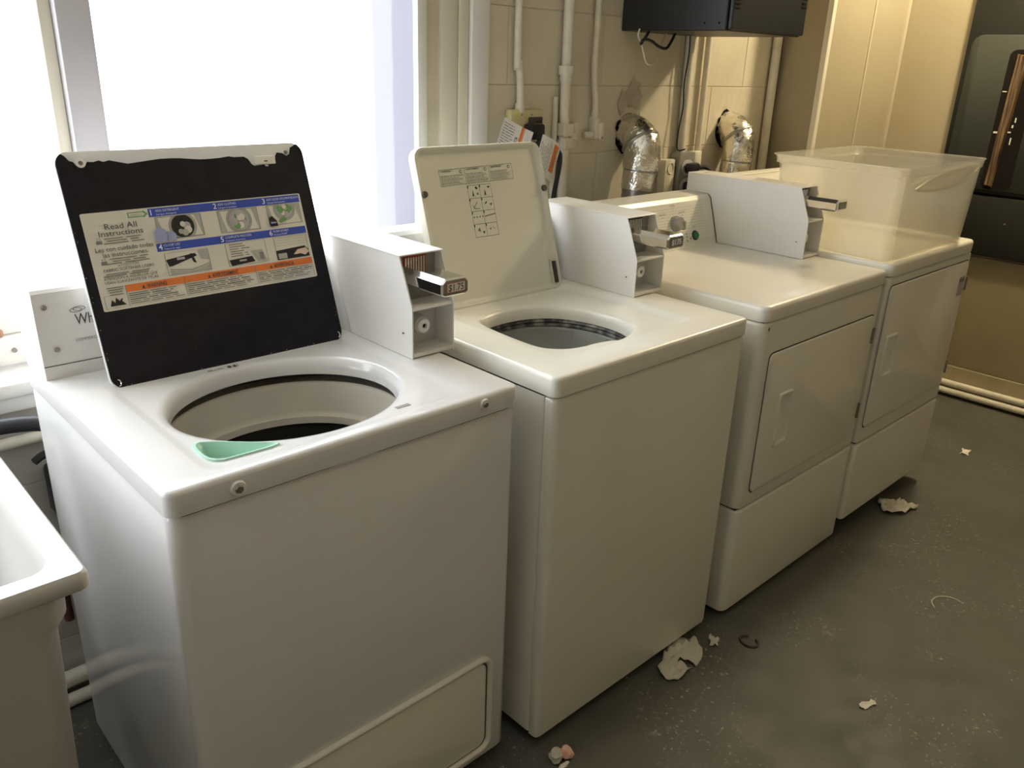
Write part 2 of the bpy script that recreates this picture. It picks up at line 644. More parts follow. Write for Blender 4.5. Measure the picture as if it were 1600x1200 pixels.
# window: frame, mullion, panes, sill
win = struct(bpy.data.objects.new('window_1', None))
COL.objects.link(win)
win.location = (0, 0, 0)
B().box((0.222, 0.92, 0.90), (0.293, 0.985, 2.25), 0.006).obj('mullion', 'mullion', win)
B().box((0.196, 0.945, 0.90), (0.222, 0.985, 2.25), 0.004).obj('mullion_bead', 'trim', win)
B().box((-1.95, 0.925, 0.905), (0.222, 0.985, 0.945), 0.005).obj('bottom_rail', 'trim_white', win)
B().box((0.293, 0.925, 0.905), (1.10, 0.985, 0.945), 0.005).obj('bottom_rail', 'trim_white', win)
B().box((-1.95, 0.905, 0.842), (1.10, 1.02, 0.905), 0.004).obj('lower_rail', 'trim_white', win)
B().box((-1.95, 0.925, 2.17), (1.10, 0.985, 2.25), 0.005).obj('top_rail', 'trim_white', win)
B().box((-1.95, 0.963, 0.94), (0.20, 0.967, 2.18)).obj('pane', 'glass', win, flat=True)
B().box((0.29, 0.963, 0.94), (1.095, 0.967, 2.18)).obj('pane', 'glass', win, flat=True)
B().box((-1.95, 0.80, SILL + 0.004), (1.12, 0.96, SILL + 0.036), 0.006).obj('window_sill', 'trim_white', win)
B().box((-1.95, 0.812, SILL - 0.03), (1.12, 0.87, SILL + 0.004), 0.004).obj('sill_apron', 'trim_white', win)
for x in (-0.012, 0.031):
    B().cyl((x, 0.906, 0.875), (x, 0.900, 0.875), 0.005, n=10).obj('screw', 'screw', win)

# door-like cased strip right of the window, built as successive trim boards
B().box((1.086, 0.868, 0.80), (1.100, 1.075, 2.25), 0.001, 1).obj('jamb', 'frame_grey', win)
struct(B().box((1.083, 0.845, 0.80), (1.116, 0.868, CZ), 0.005).obj('trim_1', 'trim_white'))
struct(B().box((1.116, 0.868, 0.80), (1.166, 0.90, CZ), 0.003).obj('trim_2', 'trim_grey'))
struct(B().box((1.168, 0.852, 0.0), (1.228, 0.90, CZ), 0.004).obj('trim_3', 'trim'))
struct(B().box((1.230, 0.850, 0.0), (1.266, 0.90, CZ), 0.004).obj('trim_4', 'trim'))
struct(B().box((1.268, 0.838, 0.0), (1.334, 0.90, CZ), 0.006).obj('trim_5', 'trim_white'))

# pier at the end of the block wall, its casing, and the end wall's boards
struct(B().box((2.925, 0.65, 0), (3.60, WY + 0.05, CZ), 0.002).obj('wall_pier', 'end_wall', flat=True))
struct(B().box((2.917, 0.640, 0), (2.945, 0.664, CZ), 0.004).obj('trim_6', 'trim'))
struct(B().box((3.285, 0.6465, 0), (3.300, 0.652, CZ), 0.002).obj('trim_7', 'end_trim'))
struct(B().box((3.590, 0.640, 0), (3.612, 0.660, CZ), 0.004).obj('trim_8', 'end_trim'))
struct(B().box((2.908, 0.838, 0), (2.924, 0.876, CZ)).obj('gap_shade_strip', 'black', flat=True))  # black strip put in as the shade of the gap beside the pier
struct(B().box((XE - 0.012, -3.0, 0.152), (XE, 0.49, 0.70), 0.002).obj('trim_10', 'olive', flat=True))  # lower end wall, coloured darker than the wall above
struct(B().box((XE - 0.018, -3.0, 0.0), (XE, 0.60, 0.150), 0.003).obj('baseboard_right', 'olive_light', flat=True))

# outside: reveal of the wall and a pale neighbouring brick wall
struct(B().box((1.108, 1.06, 0.2), (1.30, 1.17, 2.6)).obj('wall_outside', 'outside', flat=True))
tag(B().box((-4.2, 3.6, -0.5), (-0.35, 3.9, 2.05)).obj('neighbour_wall', 'outside_brick', flat=True),
    'blurred pinkish brick wall seen outside through the left pane', 'wall')

# ------------------------------------------------------------------ shared machine parts


def screw(parent, p, axis='y', r=0.006, m='screw', cap=None):
    d = {'y': Vector((0, -1, 0)), 'x': Vector((1, 0, 0)), 'z': Vector((0, 0, 1)), '-x': Vector((-1, 0, 0))}[axis]
    p = Vector(p)
    b = B()
    if cap:
        b.cyl(p, p + d * 0.004, r * 1.7, r * 1.5, 18, mi=1)
        b.cyl(p + d * 0.004, p + d * 0.007, r, r * 0.8, 6, mi=0)
        return b.obj('bolt', [m, cap], parent)
    b.cyl(p, p + d * 0.003, r, r * 0.75, 12)
    return b.obj('screw', m, parent)


def top_panel(parent, w, d, H, t, hole, rec, mname, rc=0.018, depth=0.012, cut=None):
    c = (sum(p[0] for p in hole) / len(hole), sum(p[1] for p in hole) / len(hole))
    outer = lambda ins: rr(ins, w - ins, ins, d - ins, max(rc - ins, 0.002), 8)
    recp = lambda ins: rr(rec[0] + ins, rec[1] - ins, rec[2] + ins, rec[3] - ins, 0.03, 8)
    A = angles_for([outer(0), recp(0), recp(0.016)], c)
    h = ray_loop(hole, c, A)
    sc = lambda k: [(c[0] + (p[0] - c[0]) * k, c[1] + (p[1] - c[1]) * k) for p in h]
    L = []
    add = lambda pts, z: L.append([(p[0], p[1], z) for p in pts])
    add(ray_loop(outer(0.014), c, A), H - t)
    add(ray_loop(outer(0.0), c, A), H - t)
    add(ray_loop(outer(0.0), c, A), H - 0.009)
    add(ray_loop(outer(0.0015), c, A), H - 0.004)
    add(ray_loop(outer(0.005), c, A), H - 0.001)
    add(ray_loop(outer(0.010), c, A), H)
    add(ray_loop(recp(-0.006), c, A), H)
    add(ray_loop(recp(0.0), c, A), H - 0.0015)
    add(ray_loop(recp(0.010), c, A), H - depth + 0.0015)
    add(ray_loop(recp(0.017), c, A), H - depth)
    add(sc(1.10), H - depth)
    add(sc(1.045), H - depth - 0.003)
    add(sc(1.015), H - depth - 0.009)
    add(sc(1.0), H - depth - 0.020)
    add(sc(1.0), H - depth - 0.034)
    o = B().loft(L).obj('top_panel', mname, parent, sharp=50)
    if cut:
        cm = B().prism(cut, 2, H - depth - 0.03, H + 0.02).obj('cutter', mname)
        md = o.modifiers.new('cut', 'BOOLEAN')
        md.object = cm
        md.operation = 'DIFFERENCE'
        md.solver = 'EXACT'
        dg = bpy.context.evaluated_depsgraph_get()
        me = bpy.data.meshes.new_from_object(o.evaluated_get(dg))
        o.modifiers.clear()
        o.data = me
        bpy.data.objects.remove(cm)
    return o, c, h


def coin_box(parent, x0, x1, yf, yb, z0, z1, zk, price, red=True, lean=0.042):
    """sheet-steel coin vault: yf front, yb back, zk the kink height of the sloping front"""
    H = z1 - z0
    prof = [(yb, z0), (yb, z1), (yf + lean, z1), (yf, zk), (yf, z0)]
    t = 0.003
    b = B()
    b.prism(prof, 0, x0, x0 + t)
    cb = b.obj('coin_box', 'enamel_box', parent, sharp=20)
    b = B().prism(prof, 0, x1 - t, x1)
    b.obj('side_panel', 'enamel_box', cb, sharp=20)
    B().box((x0 - 0.001, yf + lean - 0.004, z1), (x1 + 0.002, yb, z1 + 0.003), 0.001, 1).obj('top_plate', 'enamel_box', cb)
    B().box((x0 + t, yf + 0.001, z0 + 0.002), (x1 - t, yb, z0 + 0.010)).obj('floor_plate', 'enamel_box', cb)
    B().box((x0 + t, yf + 0.002, zk - 0.006), (x1 - t, yf + 0.075, zk), 0.001, 1).obj('shelf', 'enamel_box', cb)
    # dark mechanism and niche backs
    ym = yf + 0.062
    B().box((x0 + t, ym, zk), (x1 - t, ym + 0.006, z1)).obj('mechanism_plate', 'grey_plastic', cb)
    B().box((x0 + t, yf + 0.058, z0 + 0.01), (x1 - t, yf + 0.064, zk - 0.006)).obj('niche_back', 'box_inside', cb)
    cx = (x0 + x1) / 2 - 0.004
    sl = B()
    n = 8
    sw = 0.052 / n
    for i in range(n):
        xs = cx - 0.024 + i * sw
        sl.box((xs, ym - 0.006, z1 - 0.032), (xs + sw * 0.66, ym, z1 - 0.009), 0.0012, 1, mi=0)
        sl.box((xs, ym - 0.010, z1 - 0.048), (xs + sw * 0.70, ym, z1 - 0.033), 0.0012, 1, mi=1)
    sl.box((cx - 0.027, ym - 0.002, z1 - 0.034), (cx + 0.031, ym, z1 - 0.006), mi=2)
    sl.obj('coin_slots', ['chrome', 'black', 'red' if red else 'black'], cb)
    # chrome slide
    y0 = yf - 0.078
    za, zb = zk + 0.038, zk + 0.074
    prof = lambda ins, y: [(p[0], y, p[1]) for p in
                           [(cx - 0.036 + ins, za + 0.006), (cx - 0.028, za + ins), (cx + 0.024, za + ins), (cx + 0.032 - ins, za + 0.006),
                            (cx + 0.032 - ins, zb - 0.010), (cx + 0.022, zb - ins), (cx - 0.026, zb - ins), (cx - 0.036 + ins, zb - 0.010)]]
    sld = B().loft([prof(0, ym), prof(0, y0 + 0.004), prof(0.003, y0)], True, True).obj('coin_slide', 'chrome', cb, sharp=25)
    f = B()
    fn = lambda u, v: (cx - 0.002 + u, y0 - 0.0006, (za + zb) / 2 + v)
    f.quad(fn, -0.022, -0.010, 0.024, 0.010, 0)
    fn2 = lambda u, v: (cx - 0.002 + u, y0 - 0.0011, (za + zb) / 2 + v)
    if price:
        f.text(price, fn2, 0.019, 0.001, -0.0065, 'C', 1, width=0.038, bold=True)
    f.frame(fn2, -0.022, -0.010, 0.024, 0.010, 0.0012, 2)
    f.obj('price_plate', ['paper' if red else 'plaque', 'ink', 'red'] if red else ['ink_soft', 'ink_white', 'ink'], cb, fix=False)
    # lock
    zl = z0 + 0.058
    B().cyl((cx - 0.002, yf + 0.058, zl), (cx - 0.002, yf + 0.030, zl), 0.021, 0.019, 24).obj('lock_barrel', 'box_inside', cb)
    k = B()
    cxl = cx - 0.002
    ring = lambda r, y: [(cxl + r * math.cos(2 * math.pi * i / 24), y, zl + r * math.sin(2 * math.pi * i / 24)) for i in range(24)]
    k.loft([ring(0.015, yf + 0.030), ring(0.0155, yf + 0.024), ring(0.013, yf + 0.022), ring(0.0055, yf + 0.022), ring(0.005, yf + 0.027)], mi=0)
    k.loft([ring(0.005, yf + 0.027), ring(0.001, yf + 0.027)], False, True, mi=1)
    k.box((cxl - 0.0008, yf + 0.024, zl - 0.003), (cxl + 0.0008, yf + 0.0268, zl + 0.003), mi=2)
    k.obj('lock', ['white_plastic', 'black', 'hole'], cb)
    screw(cb, (x0, yf + 0.03, z0 + 0.050), '-x', 0.0022)
    return cb


GREEK = random.Random(3)


def greek(b, fn, x0, x1, y, h, mi, align='L'):
    """one line of print too small to read: words as short dashes"""
    x = x0
    end = x1 - (GREEK.uniform(0, 0.25) * (x1 - x0))
    shift = 0 if align == 'L' else (x1 - end) / 2
    while x < end:
        w = GREEK.uniform(2.0, 7.0) * h
        b.quad(fn, x + shift, y, min(x + w, end) + shift, y + h * 0.6, mi)
        x += w + h * 0.8


# ------------------------------------------------------------------ washer nearest the camera
W, D, H = 0.686, 0.684, 0.914
w1 = thing('washing_machine', 'nearest white top-loading washing machine, black-lined lid raised, mint dispenser cup in its deck', 'washing machine', (0, 0, 0))
b = B()
L = []
for z, ins in ((0.022, 0.004), (0.03, 0.0), (H - 0.052, 0.0), (H - 0.046, 0.003)):
    L.append([(p[0], p[1], z) for p in rr(0.002 + ins, W - 0.002 - ins, 0.004 + ins, D - ins, 0.022, 8)])
b.loft(L, True, False)
b.obj('body', 'enamel', w1, sharp=60)
B().loft([[(p[0], p[1], z) for p in rr(0.008, W - 0.008, 0.012, D - 0.01, 0.02, 6)] for z in (H - 0.047, H - 0.040)]).obj('gap_seal', 'seam', w1)
for x in (0.06, W - 0.06):
    for y in (0.07, D - 0.07):
        B().cyl((x, y, 0), (x, y, 0.024), 0.018, 0.014).obj('foot', 'black', w1)
hole1 = [(0.325 + 0.209 * math.cos(a), 0.246 + 0.181 * math.sin(a)) for a in [2 * math.pi * i / 96 for i in range(96)]]
cup = chaikin([(0.099, 0.148), (0.096, 0.064), (0.150, 0.060), (0.216, 0.058), (0.180, 0.086), (0.130, 0.132)], 2)
tp, hc, hl = top_panel(w1, W, D, H, 0.041, hole1, (0.078, 0.585, 0.030, 0.50), 'enamel', depth=0.006, cut=[(0.158 + (p[0] - 0.140) * 0.95 - 0.018, 0.092 + (p[1] - 0.092) * 0.95) for p in cup])
# mint dispenser cup let into the deck
cc = (sum(p[0] for p in cup) / len(cup), sum(p[1] for p in cup) / len(cup))
cs = lambda k, z: [(cc[0] + (p[0] - cc[0]) * k, cc[1] + (p[1] - cc[1]) * k, z) for p in cup]
zc = H - 0.006
B().loft([cs(1.08, zc), cs(1.06, zc + 0.003), cs(0.98, zc + 0.003), cs(0.86, zc - 0.003), cs(0.72, zc - 0.022)], False, True).obj('dispenser_cup', 'mint', w1, sharp=40)
# lid lock slot and printed symbols on the deck
B().box((0.440, 0.060, zc - 0.001), (0.470, 0.070, zc + 0.0008), 0.0004, 1).obj('lock_slot', 'grey_plastic', w1)
pr = B()
fn = lambda u, v: (0.262 + u, 0.437 + v, zc + 0.0005)
for i in range(2):
    pr.frame(fn, 0.0 + i * 0.0, 0.001, 0.008, 0.009, 0.0014, 0)
pr.quad(fn, 0.012, 0.003, 0.015, 0.006)
pr.quad(fn, 0.018, 0.002, 0.030, 0.003)
pr.quad(fn, 0.018, 0.007, 0.030, 0.008)
pr.disc(fn, 0.043, 0.005, 0.004, 0.006)
pr.disc(fn, 0.054, 0.005, 0.003, 0.006)
pr.quad(fn, 0.060, 0.0, 0.0612, 0.011)
pr.obj('printed_symbols', 'ink', w1, fix=False)
# tub: ring under the deck, inner cone, dark drum
def ell(k, z, dx=0.0, dy=0.0):
    return [(hc[0] + dx + (p[0] - hc[0]) * k, hc[1] + dy + (p[1] - hc[1]) * k, z) for p in hl]
B().loft([ell(1.30, H - 0.062), ell(1.10, H - 0.064), ell(1.065, H - 0.060), ell(1.045, H - 0.062), ell(1.03, H - 0.07), ell(0.985, H - 0.120), ell(0.965, H - 0.129), ell(0.935, H - 0.131), ell(0.925, H - 0.145)]).obj('tub_ring', 'tub_ring', w1, sharp=50)
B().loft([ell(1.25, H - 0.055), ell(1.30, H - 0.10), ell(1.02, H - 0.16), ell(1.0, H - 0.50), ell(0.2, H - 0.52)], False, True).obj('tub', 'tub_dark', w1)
# front bolts, access panel with a raised bead
screw(w1, (0.107, 0.0, 0.889), 'y', 0.0075, 'screw', 'white_plastic')
screw(w1, (0.594, 0.0, 0.897), 'y', 0.0065, 'screw', 'white_plastic')
ap = B().loft(rrf(0.066, 0.618, 0.062, 0.288, 0.022, 0.001, 0.006, 0.002), False, True).obj('access_panel', 'enamel_cream', w1, sharp=40)
bead = B()
pth = rr(0.058, 0.627, 0.054, 0.297, 0.026, 8)
bl = []
for off, y in ((-0.006, 0.005), (-0.006, -0.002), (-0.002, -0.006), (0.003, -0.005), (0.006, 0.000), (0.0065, 0.005)):
    bl.append([(p[0], y, p[1]) for p in rr(0.056 + off, 0.629 - off, 0.052 + off, 0.299 - off, 0.026 - off, 8)])
bead.loft(bl)
bead.obj('bead', 'enamel_cream', ap, sharp=60)
B().loft([[(p[0], 0.0030, p[1]) for p in rr(0.0625, 0.6225, 0.0585, 0.2925, 0.024, 8)], [(p[0], 0.0028, p[1]) for p in rr(0.066, 0.619, 0.062, 0.289, 0.022, 8)]]).obj('panel_gap', 'seam', ap)

# back console
cz1 = 1.082
prof = [(0.556, H), (0.566, cz1 - 0.006), (0.572, cz1), (0.684, cz1 + 0.002), (0.684, H)]
con = B().prism(prof, 0, 0.005, 0.600).obj('console', 'enamel_box', w1, sharp=25)
fc = lambda u, v: (0.005 + u, 0.5555 + (v / (cz1 - H)) * 0.0098, H + v)
cf = B()
cf.quad(fc, 0.0, 0.0255, 0.595, 0.0270)
cf.obj('console_seam', 'seam', con, fix=False)
lt = B()
fc2 = lambda u, v: (0.005 + u, 0.5550 + (v / (cz1 - H)) * 0.0098, H + v)
lt.text('Whirlpool', fc2, 0.030, 0.066, 0.096, 'L', 0, width=0.088)
for r0, cx_, cy_ in ((0.010, 0.070, 0.124), (0.010, 0.076, 0.126)):
    n = 28
    ring_o = [(cx_ + 0.011 * math.cos(2 * math.pi * i / n), cy_ + 0.0045 * math.sin(2 * math.pi * i / n)) for i in range(n)]
    ring_i = [(cx_ + 0.0098 * math.cos(2 * math.pi * i / n), cy_ + 0.0036 * math.sin(2 * math.pi * i / n)) for i in range(n)]
    for i in range(n):
        j = (i + 1) % n
        lt.poly(fc2, [ring_o[i], ring_o[j], ring_i[j], ring_i[i]])
lt.text('COMMERCIAL WASHER', fc2, 0.0075, 0.061, 0.065, 'L', 1)
lt.obj('lettering', ['ink', 'ink_soft'], con, fix=False)
for u, v in ((0.018, 0.136), (0.027, 0.056)):
    p = fc(u, v)
    screw(con, p, 'y', 0.0052, 'screw')
B().cyl((0.585, 0.655, cz1 + 0.001), (0.585, 0.655, cz1 + 0.0035), 0.008, n=14).obj('hole_plug', 'grey_plastic', con)

coin_box(w1, 0.606, 0.715, 0.238, 0.684, H + 0.001, 1.122, 1.022, '$1.75', True)

# lid, leaning back
lw, ll, th = 0.492, 0.436, 109.0
lid = B()
LL = []
for y, ins in ((0.014, 0.004), (0.012, 0.0), (0.001, 0.0), (0.0, 0.0015)):
    LL.append([(p[0], y, p[1]) for p in rr(0 + ins, lw - ins, 0 + ins, ll - ins, 0.024 - ins, 8)])
lid.loft(LL, True, True)
lid_o = lid.obj('lid', 'enamel', w1, sharp=40)
lid_o.location = (0.089, 0.462, H - 0.010)
lid_o.rotation_euler = (-math.radians(th - 90), 0, 0)
# black rubber lining with a ragged top edge where the white metal shows
rnd = random.Random(11)
DZ, DX = 0.012, 0.004
edge = [(0.470, 0.417), (0.462, 0.4135), (0.457, 0.400), (0.448, 0.396), (0.440, 0.402), (0.428, 0.404), (0.424, 0.398), (0.421, 0.384), (0.372, 0.379), (0.366, 0.383), (0.360, 0.394), (0.352, 0.399), (0.330, 0.399)]
x = 0.32
while x > 0.10:
    edge.append((x, 0.4005 + 0.003 * math.sin(x * 40) + rnd.uniform(-0.0006, 0.0006)))
    x -= 0.02
edge += [(0.088, 0.405), (0.078, 0.4025), (0.070, 0.4055), (0.060, 0.403), (0.050, 0.404), (0.046, 0.398), (0.038, 0.394), (0.030, 0.398), (0.026, 0.405), (0.020, 0.407), (0.014, 0.416)]
edge = [(p[0] + DX, p[1] + DZ) for p in edge]
low = rr(0.0006, lw - 0.0006, 0.0008, ll - 0.0006, 0.0236, 6)
left_tr = [p for p in low[7:14]]      # top-left arc
bl_ = [p for p in low[14:21]]
br_ = [p for p in low[21:28]]
tr_ = [p for p in low[0:7]]
poly = [p for p in tr_ if p[0] > 0.476] + edge + [p for p in left_tr if p[0] < 0.016] + bl_ + br_
bm = bmesh.new()
vs = [bm.verts.new((p[0], -0.003, p[1])) for p in poly]
f = bm.faces.new(vs)
ex = bmesh.ops.extrude_face_region(bm, geom=[f])
for v in [e for e in ex['geom'] if isinstance(e, bmesh.types.BMVert)]:
    v.co.y = 0.0008
bmesh.ops.triangulate(bm, faces=bm.faces[:])
lin = B().bm(bm).obj('lining', 'black_pad', lid_o, flat=True)
wear = B()
fw = lambda u, v: (u, -0.0034, v)
for _ in range(46):
    s = rnd.choice(['b', 'r', 'l', 'b', 'm'])
    r = rnd.uniform(0.0003, 0.0008)
    if s == 'b':
        c0 = (rnd.uniform(0.02, lw - 0.02), 0.003 + rnd.uniform(0, 0.004))
    elif s == 'r':
        c0 = (lw - 0.003 - rnd.uniform(0, 0.004), rnd.uniform(0.02, 0.13))
    elif s == 'l':
        c0 = (0.0025 + rnd.uniform(0, 0.002), rnd.uniform(0.05, 0.3))
    else:
        c0 = (rnd.uniform(0.05, lw - 0.05), rnd.uniform(0.02, 0.38))
        r *= 0.8
    wear.disc(fw, c0[0], c0[1], r * rnd.uniform(1, 2.5) if s == 'b' else r, r * rnd.uniform(1, 2.5) if s in 'rl' else r, 8)
wear.obj('paint_chips', 'grey_print', lid_o, fix=False)['kind'] = 'stuff'
for (sx, sz) in ((0.042, 0.414),):
    b = B()
    ringp = lambda r, y: [(sx + r * math.cos(2 * math.pi * i / 20), y, sz + r * math.sin(2 * math.pi * i / 20)) for i in range(20)]
    b.loft([ringp(0.0085, 0.0), ringp(0.0085, -0.005), ringp(0.0045, -0.0055), ringp(0.004, -0.003)], mi=0)
    b.loft([ringp(0.004, -0.003), ringp(0.0005, -0.003)], False, True, mi=1)
    b.obj('bumper', ['white_plastic', 'screw'], lid_o)
for sx, sz in ((0.4535, 0.4165), (0.383, 0.405), (0.4205, 0.406)):
    B().cyl((sx, 0.0, sz), (sx, -0.004, sz), 0.0042, 0.003, 12).obj('screw', 'screw', lid_o)
lb = B()
lb.box((0.378, -0.005, 0.393), (0.424, 0.0, 0.4105), 0.0015, 1, mi=0)
lb.box((0.398, -0.0058, 0.398), (0.405, -0.005, 0.4005), mi=1)
lb.box((0.398, -0.005, 0.3885), (0.406, 0.0, 0.394), 0.001, 1, mi=2)
lb.obj('latch_strike', ['enamel_cream', 'ink', 'chrome'], lid_o)
for sx, sz in ((0.012, 0.012), (lw - 0.012, 0.014)):
    b = B()
    for i in range(8):
        a0 = math.radians(-70 + i * 25)
    b.tube([(sx + 0.004 * math.cos(math.radians(-100 + 40 * i)), -0.004, sz + 0.006 * math.sin(math.radians(-100 + 40 * i))) for i in range(6)], 0.0012, 6)
    b.obj('hinge_clip', 'chrome', lid_o)

# instruction label on the lid
lab = B()
U0, V0, UW, VH = 0.018, 0.3255, 0.444, 0.180
fl = lambda k: (lambda u, v: (U0 + u * UW, -0.0033 - k * 0.0003, V0 - v * VH + (u - 0.5) * 0.004))
MI = ['paper', 'ink', 'ink_soft', 'blue', 'orange', 'ink_white', 'green_print', 'lilac_print', 'grey_print', 'blue_soft', 'skin_print', 'black']
PA, IN, IS, BL, OR, WH, GR, LI, GP, BS, SK, BK = range(12)
F1, F2, F3, F4 = fl(1), fl(2), fl(3), fl(4)
lab.poly(fl(0), [(p[0], p[1]) for p in rr(0, 1, 0, 1, 0.012, 4)], PA)


def T(s, u, v, h, mi, w=None, al='L', k=F4, bold=False):
    """v is the text baseline, h its height in label units"""
    vs, fs, x0, x1 = text_mesh(s, bold)
    wd = (x1 - x0)
    hh = h * VH
    ww = wd * hh if w is None else w * UW
    o = {'L': 0, 'C': -ww / UW / 2, 'R': -ww / UW}[al]
    lab.raw([k(u + o + (q.x - x0) / wd * ww / UW, v - q.y * h) for q in vs], fs, mi)


lab.quad(F1, 0.272, 0.012, 0.992, 0.100, BL)
lab.quad(F1, 0.272, 0.385, 0.992, 0.470, BL)
lab.quad(F1, 0.105, 0.760, 0.990, 0.835, OR)
lab.poly(F1, [(0.185, 0.030), (0.250, 0.030), (0.250, 0.018), (0.270, 0.058), (0.250, 0.098), (0.250, 0.086), (0.185, 0.086)], GR)
lab.poly(F2, [(0.190, 0.040), (0.248, 0.040), (0.258, 0.058), (0.248, 0.076), (0.190, 0.076)], PA)
T('INICIO', 0.222, 0.071, 0.03, GR, 0.05, 'C', F3)
T('Read All', 0.148, 0.180, 0.082, IN, 0.130, 'C')
T('Instructions', 0.143, 0.248, 0.082, IN, 0.180, 'C')
T('Lea con cuidado todas', 0.142, 0.400, 0.066, IN, 0.235, 'C')
T('las instrucciones.', 0.142, 0.458, 0.066, IN, 0.185, 'C')
T('ATTENTION', 0.140, 0.568, 0.042, IS, 0.085, 'C')
T('FABRIC SOFTENER USERS', 0.140, 0.606, 0.042, IN, 0.205, 'C')
T('ATENCIÓN A AQUELLOS QUE', 0.140, 0.690, 0.040, IN, 0.220, 'C')
T('USAN SUAVIZANTE DE TELAS', 0.140, 0.730, 0.040, IN, 0.220, 'C')
for v in (0.268, 0.292, 0.316, 0.476, 0.500, 0.522, 0.626, 0.646, 0.765, 0.788, 0.811, 0.836):
    greek(lab, lambda x, y: F3(x, y), 0.065 if v < 0.52 else 0.03, 0.235 if v < 0.75 else (0.10 if v > 0.75 else 0.25), v, 0.016, IS, 'C')
for v in (0.765, 0.790):
    pass
for v in (0.300, 0.510):
    lab.quad(F2, 0.036, v - 0.012, 0.060, v + 0.020, IS)
    lab.frame(F2, 0.040, v - 0.040, 0.056, v - 0.012, 0.004, GP)
heads = [('1', 'ADD DETERGENT', 'Agregue detergente', 0.280, 0.083), ('2', 'ADD CLOTHES', 'Cargue la lavadora', 0.560, 0.083), ('3', 'ADD LIQUID CHLORINE BLEACH', 'Agregue blanqueador', 0.800, 0.083),
         ('4', 'CLOSE LID', 'Cierre la tapa', 0.280, 0.453), ('5', 'COMPLETE PROCESS', 'Complete el proceso', 0.560, 0.453), ('6', 'PUSH START', 'Presione START', 0.800, 0.453)]
for nmb, a, c_, u, v in heads:
    T(nmb, u, v, 0.085, WH, None, 'L', F3, True)
    T(a, u + 0.022, v - 0.030, 0.034, WH, min(0.008 * len(a), 0.165), 'L', F3)
    T(c_, u + 0.022, v + 0.004, 0.026, WH, 0.0062 * len(c_) * 0.8, 'L', F3)


def drum(u0, u1, v0, v1, cu, cv, r, fill):
    lab.quad(F1, u0, v0, u1, v1, GP)
    lab.poly(F2, [(u0 + 0.012, v0 + 0.01), (u1 - 0.03, v0 + 0.01), (u1 - 0.008, v1 - 0.01), (u0 + 0.03, v1 - 0.01)], PA)
    lab.frame(F2, u0, v0, u1, v1, 0.0022, IS)
    k = UW / VH
    top = lambda y: max(y, v0 + 0.004)
    def disc(F, x, y, rx, mi, n=22):
        pts = [(x + rx * math.cos(2 * math.pi * i / n), min(max(y + rx * k * math.sin(2 * math.pi * i / n), v0 + 0.004), v1 - 0.004)) for i in range(n)]
        lab.poly(F, pts, mi)
    disc(F3, cu, cv, r * 1.22, IS)
    disc(fl(3.4), cu, cv, r * 1.17, GP)
    disc(fl(3.7), cu, cv, r * 1.05, IS)
    disc(F4, cu, cv, r, {'g': BK, 'c': GP, 'b': GP}[fill])
    R = random.Random(int(cu * 1000))
    cols = {'g': [GP, PA, GP], 'c': [GR, LI, PA, GR, GP, LI], 'b': [GR, GR, LI, PA]}[fill]
    for i in range(9 if fill != 'g' else 4):
        a = 2 * math.pi * i / 9
        q = R.uniform(0.35, 0.62) * r
        disc(fl(5 + i * 0.2), cu + q * math.cos(a), cv + q * k * math.sin(a), r * R.uniform(0.22, 0.36), cols[i % len(cols)], 9)
    disc(fl(8), cu, cv - 0.02, r * 0.24, PA, 14)


drum(0.292, 0.495, 0.108, 0.350, 0.405, 0.228, 0.050, 'g')
lab.poly(fl(9), [(0.272, 0.365), (0.276, 0.260), (0.292, 0.215), (0.318, 0.235), (0.330, 0.280), (0.330, 0.372)], BS)
lab.poly(fl(9), [(0.325, 0.372), (0.328, 0.270), (0.352, 0.270), (0.366, 0.300), (0.364, 0.372)], BS)
drum(0.572, 0.765, 0.108, 0.360, 0.668, 0.230, 0.050, 'c')
drum(0.812, 0.985, 0.108, 0.340, 0.902, 0.160, 0.046, 'b')
lab.poly(fl(9), [(0.812, 0.352), (0.814, 0.250), (0.830, 0.230), (0.850, 0.290), (0.852, 0.352)], BK)
lab.quad(fl(9.3), 0.818, 0.300, 0.846, 0.318, BS)
for dx_ in (0.0, 0.018):
    lab.disc(fl(9), 0.872 + dx_, 0.300 - dx_, 0.012, 0.022, 10, GR)
# pictures 4-6
def pic(u0, v0, u1, v1):
    lab.quad(F1, u0, v0, u1, v1, PA)
    lab.frame(F2, u0, v0, u1, v1, 0.0022, IS)
pic(0.295, 0.495, 0.490, 0.735)
lab.poly(F3, [(0.298, 0.565), (0.428, 0.530), (0.436, 0.560), (0.318, 0.640), (0.305, 0.640)], BK)
lab.quad(F4, 0.345, 0.555, 0.380, 0.582, LI)
lab.poly(F4, [(0.405, 0.530), (0.416, 0.530), (0.428, 0.640), (0.415, 0.625)], BK)
lab.poly(F3, [(0.305, 0.665), (0.400, 0.700), (0.400, 0.706), (0.305, 0.671)], IS)
lab.poly(F3, [(0.400, 0.700), (0.488, 0.650), (0.488, 0.657), (0.400, 0.707)], IS)
lab.poly(F2, [(0.305, 0.680), (0.400, 0.712), (0.487, 0.664), (0.487, 0.730), (0.305, 0.730)], GP)
lab.poly(F2, [(0.440, 0.500), (0.487, 0.500), (0.487, 0.620), (0.450, 0.600)], GP)
pic(0.572, 0.480, 0.768, 0.735)
for i in range(6):
    greek(lab, lambda x, y: F3(x, y), 0.590, 0.690, 0.492 + i * 0.026, 0.016, IS)
lab.poly(F3, [(0.578, 0.665), (0.690, 0.650), (0.700, 0.715), (0.584, 0.732)], BK)
lab.quad(F4, 0.625, 0.675, 0.660, 0.695, GP)
lab.poly(F3, [(0.685, 0.590), (0.745, 0.590), (0.762, 0.725), (0.715, 0.715)], GP)
